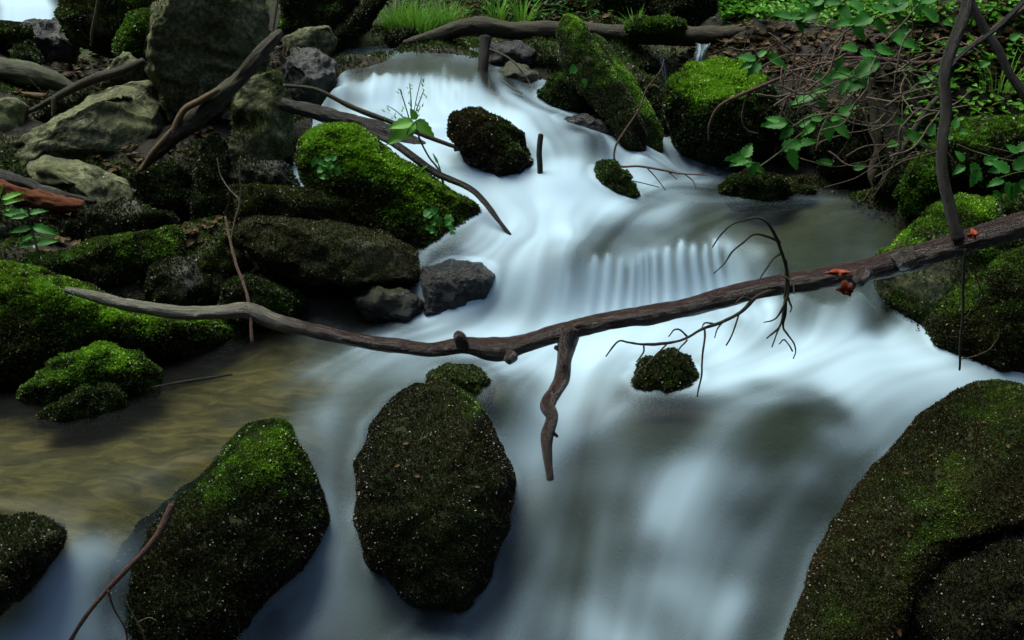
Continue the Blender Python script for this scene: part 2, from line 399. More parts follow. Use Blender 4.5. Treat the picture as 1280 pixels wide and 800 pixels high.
# ------------------------------------------------------------------ stream water: long silky foam on clear water
FOAM = np.array([
 (440,62,.35),(480,66,.3),(540,68,.25),(600,72,.3),(660,70,.3),(720,90,.3),(425,108,.65),(455,92,.12),(470,76,.3),(490,80,.15),(530,80,.1),(570,88,.12),(600,94,.15),(610,105,.3),(640,100,.45),
 (445,125,.5),(470,112,.9),(500,112,.9),(530,112,.85),(560,118,.85),(600,122,.8),(640,118,.7),(680,130,.8),(440,150,.85),(465,148,.45),(480,148,.8),(520,140,.9),(560,138,.9),(600,145,.9),
 (450,170,.9),(540,165,.9),(560,175,.9),(640,150,.9),(690,150,.75),(740,160,.85),(700,170,.5),(740,175,.4),(735,190,.4),(770,175,.9),(800,195,.7),(690,190,.45),(760,200,.7),(725,165,.4),(655,180,.6),
 (570,200,.85),(590,225,.95),(620,245,.95),(680,240,1),(720,240,1),(760,260,.9),(700,210,.8),(650,265,.85),(700,280,.85),(640,290,.8),(600,318,.6),(560,322,.4),(540,325,.35),
 (790,228,.75),(850,225,.4),(820,250,.4),(900,248,.2),(1000,250,.14),(1080,245,.1),(1060,228,.1),(1010,235,.22),(950,290,.08),(1050,290,.1),(880,275,.15),(820,270,.4),(980,265,.12),
 (760,275,.6),(740,290,.45),(780,292,.25),(830,290,.2),(760,310,.25),(720,315,.4),(800,305,.2),(850,300,.2),
 (700,340,.5),(740,345,.6),(780,340,.6),(820,330,.65),(870,325,.7),(910,330,.5),(710,375,.8),(740,375,.85),(780,370,.9),(820,362,.9),(860,355,.85),(895,350,.7),(900,372,.7),(940,345,.3),(960,330,.15),(1000,300,.1),(1040,345,.08),(1040,370,.15),(1000,390,.4),(1060,398,.5),(1090,390,.4),(950,380,.5),
 (620,360,.75),(660,345,.75),(680,375,.6),(640,325,.7),(660,392,.5),(625,385,.5),(620,405,.85),(570,400,.55),(500,400,.25),(450,395,.05),(560,430,.5),
 (700,412,.95),(600,422,.9),(800,420,.95),(900,430,.8),(860,410,.9),(730,440,.95),(680,460,.9),(640,450,.5),(760,470,.9),(960,425,.5),(930,420,.4),(1000,430,.8),(980,455,.85),(1080,430,.85),(1050,470,.85),(1130,440,.8),(1180,470,.8),(1240,465,.7),(1060,410,.75),(880,460,.6),(900,480,.75),
 (400,430,.15),(350,430,.03),(480,440,.35),(440,480,.3),(380,490,.12),(520,450,.45),(420,520,.35),(400,560,.3),(430,580,.4),(300,470,0),(0,500,0),(200,520,0),(100,560,0),(50,620,0),(250,560,0),(340,510,.05),(100,480,0),(200,450,0),(320,430,0),(-200,550,0),(100,640,.02),(20,640,0),(400,470,.25),
 (420,640,.55),(430,700,.6),(400,720,.6),(380,760,.55),(450,740,.6),(500,770,.5),(560,780,.45),(320,780,.4),(450,600,.45),(440,560,.4),
 (600,480,.15),(620,500,.1),(630,520,.15),(570,470,.12),(650,500,.5),(650,470,.45),(650,530,.65),(660,560,.65),(690,520,.75),(660,640,.38),(650,700,.35),(700,600,.45),(720,540,.7),(760,560,.3),(750,520,.55),(740,495,.75),(700,700,.5),(720,780,.7),(640,780,.5),(600,760,.45),(760,470,.6),
 (820,515,.12),(860,530,.12),(840,560,.2),(800,545,.15),(900,510,.35),(780,500,.35),(900,545,.35),
 (900,600,.5),(860,600,.65),(830,640,.6),(800,700,.25),(770,640,.25),(800,760,.35),(870,740,.7),(900,680,.65),(900,760,.75),(950,640,.45),(740,650,.4),
 (980,540,.08),(1000,520,.08),(960,565,.12),(1030,515,.2),(930,560,.25),(1000,500,.3),(960,500,.4),
 (1080,500,.75),(1040,555,.65),(1000,600,.65),(940,610,.65),(1110,480,.8),(1150,480,.75),(1100,530,.6),(1060,600,.3),(1000,660,.3),(960,720,.35),(960,780,.3),(1020,640,.15),(1200,520,.4),
 (90,700,.85),(60,740,.95),(125,690,.8),(150,680,.3),(40,770,.75),(20,795,.85),(80,780,.8),(150,650,.02),(100,665,.1),(160,740,.3),(0,750,.3),
], float)
WVt = np.stack([GX.ravel(), GY.ravel(), WZ.ravel()], 1)
wpx, wpv = project(WVt)
num = np.zeros(len(wpx)); den = np.zeros(len(wpx))
for (a, b, f) in FOAM:
    sc = 1.0 + max(0, b - 120) / 420.0
    d2 = (((wpx - a) / 1.25) ** 2 + ((wpv - b) / .8) ** 2) / (sc * sc)
    w = 1.0 / (d2 + 60) ** 2
    num += w * f; den += w
foam = (num / den).reshape(GX.shape)

# flow: strokes in photo pixels -> directions on the water
FLOW = [[(430,60),(440,100),(435,140),(430,170)],[(500,60),(490,90),(480,130),(500,160)],[(560,65),(560,95),(590,140),(680,170)],[(700,70),(620,95),(650,130),(740,160),(820,200)],
 [(500,160),(545,170),(580,215),(640,260),(700,290)],[(680,150),(690,200),(700,260)],[(760,170),(760,210),(720,250),(650,300),(560,325)],[(640,290),(620,340),(610,400)],
 [(680,290),(690,340),(680,400)],[(1080,250),(950,245),(850,240),(790,260),(740,300)],[(900,270),(850,290),(800,310)],[(740,310),(728,350),(712,400)],[(800,300),(790,340),(772,400)],[(860,295),(870,330),(868,390)],[(900,300),(925,340),(940,390)],
 [(1000,280),(1010,340),(1000,400)],[(1090,290),(1085,350),(1060,410)],[(350,425),(200,470),(0,520)],[(420,440),(300,490),(150,560),(30,620)],[(620,400),(480,430),(410,480),(400,560),(430,640),(400,760)],
 [(30,580),(150,640),(90,690),(50,760)],[(250,570),(180,640),(110,690),(40,740)],[(700,410),(640,450),(560,460),(480,500),(440,580)],[(740,420),(700,470),(680,560),(650,680),(600,800)],[(800,420),(740,480),(740,560),(740,660),(720,800)],
 [(1280,470),(1180,465),(1100,500),(1020,580),(930,640),(880,720),(860,830)],[(1090,430),(980,460),(860,490),(760,520)],[(1180,440),(1080,460),(980,500),(900,560),(840,640),(800,800)],[(880,500),(820,550),(770,640),(750,780)],
 [(1100,540),(1030,640),(980,740),(960,830)],[(460,700),(500,760),(580,790)],[(440,640),(440,700),(380,780)],[(650,620),(630,720),(560,780),(450,800)]]
fd = []
for st in FLOW:
    W = [hit(a, b, water_z) for a, b in st]
    for p, q in zip(W[:-1], W[1:]):
        d = (q - p)[:2]; n = np.linalg.norm(d)
        if n < 1e-4: continue
        for k in np.linspace(0, 1, max(2, int(n / .08))): fd.append((*(p + (q - p) * k)[:2], *(d / n)))
fd = np.array(fd)
VX = np.zeros(GX.shape); VY = np.zeros(GX.shape)
for (a, b, c, d) in fd:
    w = 1.0 / ((GX - a) ** 2 + (GY - b) ** 2 + .0015) ** 1.5
    VX += w * c; VY += w * d
n_ = np.sqrt(VX ** 2 + VY ** 2) + 1e-9; VX /= n_; VY /= n_
def lic(N, steps, h=1.0):
    acc = N.copy(); tot = 1.0
    jj, ii = np.mgrid[0:N.shape[0], 0:N.shape[1]].astype(float)
    for sgn in (1, -1):
        x, y = ii.copy(), jj.copy()
        for k in range(steps):
            vx = bil(VX, x, y); vy = bil(VY, x, y)
            x += sgn * vx * h; y += sgn * vy * h
            w = .5 + .5 * math.cos(math.pi * (k + 1) / (steps + 1))
            acc += w * bil(N, x, y); tot += w
    return acc / tot
rng = np.random.default_rng(4)
N1 = blur(rng.normal(size=GX.shape), 1.3); N1 /= N1.std()
N2 = blur(rng.normal(size=GX.shape), 4.5); N2 /= N2.std()
L1 = lic(N1, 55, 1.3); L1 /= L1.std()
L2 = lic(N2, 55, 1.5); L2 /= L2.std()
foam = blur(foam, 2.0)
mid = 4 * foam * (1 - foam)
_lw = (1 - .6 * sstep(430, 520, wpv.reshape(GX.shape)))
L1 = L1 * _lw
foam = foam + mid * (.05 * L1 + .10 * L2) + (.022 * L1 + .04 * L2) * sstep(.15, .5, foam) - .05 * sstep(.5, 1, foam)
# finger-like curtains on the two falls
def curtain(top, base, per, seed, amt, hz):
    global foam, WZ
    tp = np.array(top, float); bs = np.array(base, float)
    px = wpx.reshape(GX.shape); pv = wpv.reshape(GX.shape)
    x0, x1 = tp[0, 0], tp[-1, 0]
    fan = (px - (x0 + x1) / 2) * -0.12 * sstep(0, 1, (pv - np.interp(px, tp[:, 0], tp[:, 1])) / 80)
    u = px + fan
    P = np.stack([u.ravel() / per, 0 * u.ravel() + seed, 0 * u.ravel()], 1)
    nz = noise(P, seed).reshape(GX.shape)
    ph = u / per + 1.7 * noise(P * .42, seed + 3).reshape(GX.shape)
    ridge = .5 + .5 * np.cos(2 * math.pi * ph)
    jit = 13 * nz + 8 * noise(P * .31, seed + 6).reshape(GX.shape)
    T = np.interp(px, tp[:, 0], tp[:, 1]) + jit - 9 * ridge ** 2; B = np.interp(px, bs[:, 0], bs[:, 1])
    win = sstep(x0 - 6, x0 + 14, px) * (1 - sstep(x1 - 14, x1 + 6, px))
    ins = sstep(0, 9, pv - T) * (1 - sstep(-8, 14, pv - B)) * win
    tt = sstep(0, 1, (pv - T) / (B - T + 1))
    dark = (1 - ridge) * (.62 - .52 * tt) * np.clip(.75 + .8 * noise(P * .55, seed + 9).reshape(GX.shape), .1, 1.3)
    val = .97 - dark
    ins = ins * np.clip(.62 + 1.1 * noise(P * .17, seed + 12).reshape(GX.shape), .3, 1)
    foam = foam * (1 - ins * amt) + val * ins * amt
    WZ = WZ + hz * (ridge - .4) * ins
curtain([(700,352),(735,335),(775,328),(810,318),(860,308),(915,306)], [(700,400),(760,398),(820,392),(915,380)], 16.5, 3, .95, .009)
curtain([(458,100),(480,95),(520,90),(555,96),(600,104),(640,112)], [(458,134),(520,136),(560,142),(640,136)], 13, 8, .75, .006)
for (a, b, r, h) in [(470,152,.11,.045),(735,182,.09,.05),(660,150,.10,.03),(800,205,.07,.04),(700,235,.12,.035),(620,300,.10,.03),(690,270,.09,.02),(545,165,.08,.03),(610,360,.10,.025),
                     (640,500,.12,.03),(830,540,.16,.04),(990,540,.17,.05),(690,640,.12,.03),(880,640,.12,.03),(760,700,.14,.03),(1080,460,.12,.02),(930,420,.10,.04),(1010,680,.14,.04),(760,470,.1,.02)]:
    q = hit(a, b, water_z); WZ = WZ + .7 * h * np.exp(-((GX - q[0]) ** 2 + ((GY - q[1]) * 1.2) ** 2) / r ** 2)
foam = np.clip(blur(foam, .6), 0, 1)
foam = .35 * foam + .65 * sstep(-.02, .98, foam)
WZ = WZ + L2 * .0014 * sstep(.05, .5, foam) + (fbm(_n3(GX, GY), 3.0, 2, 77) * .012).reshape(GX.shape) * sstep(.1, .5, foam)
i0, i1 = GX.shape
wi = np.arange(i0 * i1).reshape(i0, i1)
WF = np.stack([wi[:-1, :-1].ravel(), wi[:-1, 1:].ravel(), wi[1:, 1:].ravel(), wi[1:, :-1].ravel()], 1)
WV = np.stack([GX.ravel(), GY.ravel(), WZ.ravel()], 1)
# keep only faces that are near or above the ground sheet
keepv = (WZ.ravel() > ground_z(GX.ravel(), GY.ravel()) - .06)
kf = keepv[WF].any(1)
WF = WF[kf]
used = np.zeros(len(WV), bool); used[WF.ravel()] = True
remap = np.cumsum(used) - 1
WF = remap[WF]
t = NT('stream_water')
fo = t.attr('foam')
clear = t.n('MixShader')
trn = t.n('BsdfTransparent'); t.l(t.mix(t.math('MULTIPLY', t.noise(1.3, 2), .6), (.80, .82, .70), (.62, .68, .55)), trn.inputs[0])
gl = t.n('BsdfGlossy'); gl.inputs['Roughness'].default_value = .32; gl.inputs[0].default_value = (.9, .95, 1, 1)
fr = t.n('Fresnel'); fr.inputs[0].default_value = 1.33
t.l(t.math('MULTIPLY', fr.outputs[0], .15), clear.inputs[0]); t.l(trn.outputs[0], clear.inputs[1]); t.l(gl.outputs[0], clear.inputs[2])
fm = t.bsdf((.50, .69, .82), .6, .12)
tl = t.n('BsdfTranslucent'); tl.inputs[0].default_value = (.49, .68, .79, 1)
fmx = t.n('MixShader'); fmx.inputs[0].default_value = .25
t.l(fm.outputs[0], fmx.inputs[1]); t.l(tl.outputs[0], fmx.inputs[2])
mx = t.n('MixShader')
t.l(t.math('MULTIPLY', t.math('POWER', fo, 1.5), .96), mx.inputs[0]); t.l(clear.outputs[0], mx.inputs[1]); t.l(fmx.outputs[0], mx.inputs[2])
M['water'] = t.done(mx)
WATER_USED = used
water = mk('stream_water', WV[used], WF, M['water'], attrs={'foam': foam.ravel()[used]})
tag(water, 'silky white water of the stream flowing down over the rocks', 'water', kind='structure')
# ------------------------------------------------------------------ boulders
_ico = {}
def ico(k):
    if k not in _ico:
        bm = bmesh.new(); bmesh.ops.create_icosphere(bm, subdivisions=k, radius=1.0)
        V = np.array([v.co[:] for v in bm.verts]); Fc = np.array([[v.index for v in f.verts] for f in bm.faces]); bm.free()
        _ico[k] = (V, Fc)
    return _ico[k]

def moss_on(parent, V, Fc, dens, size, mask, tint0, seed, bright=(0, 0, 0, 0), brown=0.0, name='moss', lift=.5, spread=.75, patch=(), gl=.012, mm='moss'):
    """leaf-sized moss fronds over the faces of a body, most where mask is high"""
    rg = np.random.default_rng(seed)
    A, B_, C_ = V[Fc[:, 0]], V[Fc[:, 1]], V[Fc[:, 2]]
    cr = np.cross(B_ - A, C_ - A); area = np.linalg.norm(cr, axis=1) / 2; fn = cr / (2 * area[:, None] + 1e-15)
    cen = (A + B_ + C_) / 3
    see = (np.einsum('ij,ij->i', fn, -cen / np.linalg.norm(cen, axis=1, keepdims=True)) > -.45)
    fm_ = mask[Fc].mean(1) * see
    wgt = area * fm_
    if wgt.sum() <= 0: return None
    n = int(wgt.sum() * dens)
    if n < 10: return None
    f = rg.choice(len(Fc), n, p=wgt / wgt.sum())
    r1 = np.sqrt(rg.random(n))[:, None]; r2 = rg.random(n)[:, None]
    P = A[f] * (1 - r1) + B_[f] * r1 * (1 - r2) + C_[f] * r1 * r2
    N = fn[f]
    cl = fbm(P, 26, 3, seed)                                    # clumps
    keep = cl + .35 * fbm(P, 90, 1, seed + 5) > -.6
    P, N, cl, f = P[keep], N[keep], cl[keep], f[keep]; n = len(P)
    d = N * lift + rg.normal(size=(n, 3)) * spread * .6 + np.array([0, -.05, .25])
    d /= np.linalg.norm(d, axis=1, keepdims=True)
    side = np.cross(d, rg.normal(size=(n, 3))); side /= np.linalg.norm(side, axis=1, keepdims=True) + 1e-9
    L = size * rg.uniform(.55, 1.5, n)[:, None]; Wd = L * rg.uniform(.22, .42, n)[:, None]
    root = P + N * (rg.random((n, 1)) * .6 - .35 + .5 * np.maximum(cl, 0)[:, None]) * size
    bow = np.cross(side, d) * L * .15
    V4 = np.stack([root, root + d * L * .5 + side * Wd + bow, root + d * L - bow, root + d * L * .5 - side * Wd + bow], 1).reshape(-1, 3)
    F4 = np.arange(n * 4).reshape(n, 4)
    big = fbm(P, 5, 3, seed + 9)
    up = N[:, 2]
    tint = tint0 + .22 * cl + .22 * big + rg.normal(0, .09, n)
    if bright[0]:
        # lighter tint: (amount, x, y, z) on the side that faces this direction
        dr = np.array(bright[1:4], float); dr /= np.linalg.norm(dr)
        tint = tint + bright[0] * sstep(.42, .97, N @ dr + .25 * big)
    if len(patch):
        qx, qv = project(P)
        for (a, b, r, am) in patch: tint = tint + am * np.exp(-(((qx - a) ** 2 + (qv - b) ** 2) / r ** 2) ** 1.3) * (1 + .6 * cl) * sstep(-.15, .25, N[:, 2] + .3)
    spark = rg.random(n) < gl  # stray fronds get a paler tint, painted wet glints
    tint = np.where(spark, tint + .25, tint)
    br = np.clip(brown + .55 * fbm(P, 7, 3, seed + 21) + rg.normal(0, .15, n), 0, 1) * (brown > 0)
    return mk(name, V4, F4, M[mm], parent=parent, smooth=False,
              attrs={'tint': np.repeat(np.clip(tint, 0, 1), 4), 'brown': np.repeat(br, 4)})

NR = [0]
ROCKS = []
def rock(name, label, outline, Y, T, mat='dark', moss=0.0, mossup=.0, tint=.35, bright=(0, 0, 0, 0), brown=0.0, facets=5, fac_d=(.72, .95),
         box=.85, amp=.035, lean=0.0, lod=6, dens=110000, size=.0065, cat='rock', group=None, patch=(), gl=.012, clump=.012, mm='moss'):
    size = size * 1.12; NR[0] += 1; seed = NR[0] * 13 + 7
    o = np.array(outline, float); c = (o.min(0) + o.max(0)) / 2
    d0 = ray(*c); d0n = d0 / np.linalg.norm(d0); Cn = d0 * (Y / d0[1])
    rt = np.array([1.0, 0, 0]); up = np.cross(rt, d0n); up /= np.linalg.norm(up); rt = np.cross(d0n, up)
    q = ray(o[:, 0], o[:, 1]); tt = (Cn @ d0n) / (q @ d0n); W = q * tt[:, None] - Cn
    ab = np.stack([W @ rt, W @ up], 1)
    # dense closed outline -> radius by angle
    den_ = np.concatenate([np.linspace(ab[i], ab[(i + 1) % len(ab)], 40, endpoint=False) for i in range(len(ab))])
    th = np.arctan2(den_[:, 1], den_[:, 0]); rr = np.hypot(den_[:, 0], den_[:, 1])
    bins = np.linspace(-math.pi, math.pi, 181); bi = np.clip(((th + math.pi) / (2 * math.pi) * 180).astype(int), 0, 179)
    Rb = np.zeros(180); 
    for k in range(180):
        s = rr[bi == k]; Rb[k] = s.max() if len(s) else np.nan
    ok = ~np.isnan(Rb); xs = np.arange(180)
    Rb = np.interp(xs, np.concatenate([xs[ok] - 180, xs[ok], xs[ok] + 180]), np.tile(Rb[ok], 3))
    ker = np.array([1, 2, 3, 2, 1.]) / 9; Rb = sum(ker[j] * np.roll(Rb, j - 2) for j in range(5))
    S, Fc = ico(lod)
    a = np.arctan2(S[:, 1], S[:, 0]); s = np.hypot(S[:, 0], S[:, 1])
    Rv = np.interp(a, (np.arange(-1, 181) + .5) / 180 * 2 * math.pi - math.pi, np.concatenate([Rb[-1:], Rb, Rb[:1]]))
    sb = s ** box; zb = np.sign(S[:, 2]) * np.abs(S[:, 2]) ** box
    rp = Rv * sb; A = rp * np.cos(a); Bv = rp * np.sin(a); D = -T * zb
    rg = np.random.default_rng(seed)
    L3 = np.stack([A, Bv, D], 1); mean = np.array([np.abs(ab[:, 0]).mean(), np.abs(ab[:, 1]).mean(), T])
    for k in range(facets):
        nrm = rg.normal(size=3); nrm[2] = -abs(nrm[2]) * 1.3 - .2; nrm /= np.linalg.norm(nrm)
        pr = L3 @ nrm; dd = pr.max() * rg.uniform(*fac_d)
        ex = np.maximum(pr - dd, 0); L3 = L3 - nrm * (ex * .9)[:, None]
    def place(L3): return Cn + L3[:, :1] * rt + L3[:, 1:2] * up + L3[:, 2:3] * d0n + (L3[:, 1:2] * lean) * d0n
    # bring the widest section back to the measured size of the stone
    od = np.concatenate([np.linspace(o[i], o[(i + 1) % len(o)], 40, endpoint=False) for i in range(len(o))]) - c
    nb = 90; bn = lambda x, y: np.clip(((np.arctan2(-y, x) + math.pi) / (2 * math.pi) * nb).astype(int), 0, nb - 1)
    ko = bn(od[:, 0], od[:, 1]); ro = np.hypot(od[:, 0], od[:, 1])
    tg = np.array([ro[ko == k].max() if (ko == k).any() else np.nan for k in range(nb)])
    for it in range(3):
        qx, qv = project(place(L3)); dx_, dv_ = qx - c[0], qv - c[1]; kk = bn(dx_, dv_); rq = np.hypot(dx_, dv_)
        cur = np.zeros(nb); np.maximum.at(cur, kk, rq); ra = tg / np.maximum(cur, 1e-6)
        ra = np.where(np.isnan(ra), 1, np.clip(ra, .75, 1.5)); ra = (np.roll(ra, 1) + ra * 2 + np.roll(ra, -1)) / 4
        a2 = np.arctan2(-dv_, dx_)
        sc2 = np.interp(a2, (np.arange(-1, nb + 1) + .5) / nb * 2 * math.pi - math.pi, np.concatenate([ra[-1:], ra, ra[:1]]))
        L3[:, 0] *= sc2; L3[:, 1] *= sc2
    P = place(L3)
    N = vnormals(P, Fc)
    if (N * (P - Cn)).sum() < 0: Fc = Fc[:, ::-1]; N = -N
    sz = float(np.sqrt(mean[0] * mean[1]))
    if mat == 'grey':
        st_ = P @ np.array([.25, .2, 1.0]); P = P + N * (.010 * noise(np.stack([P[:, 0] * 3, P[:, 1] * 3, st_ * 26], 1), seed) - .016 * np.abs(fbm(P, 9, 4, seed + 5)))[:, None]
    P = P + N * (fbm(P, 1.3 / sz, 5, seed) * amp * (.55 if mat == 'grey' else 1.0) + fbm(P, 22, 3, seed + 3) * .006 * (1 if sz > .08 else .5) + (np.abs(fbm(P, 38, 3, seed + 4)) * .005 if mat == 'wet' else 0) + (np.maximum(fbm(P, 17, 3, seed + 6), -.1) * clump * min(1, size / .007) if moss >= 1 else 0))[:, None]
    N = vnormals(P, Fc)
    base = np.array([Cn[0], Cn[1], P[:, 2].min()])
    nz = fbm(P, 6, 4, seed + 8)
    mask = np.clip(moss + mossup * sstep(.1, .75, N[:, 2]) + .5 * nz * (moss < 1), 0, 1) if (moss or mossup) else np.zeros(len(P))
    mask = sstep(.25, .7, mask) if moss < 1 else np.ones(len(P))
    ROCKS.append((P, Fc, N, o))
    ob = mk(name, P, Fc, M[mat], base=base, attrs={'moss': mask})
    tag(ob, label, cat, group)
    if mask.max() > .05 and dens:
        moss_on(ob, P, Fc, dens, size, mask, tint, seed, bright, brown, patch=patch, gl=gl, mm=mm)
    return ob
UP = (0, 0, 1)
def B(a, x=0, y=0, z=1): return (a, x, y, z)
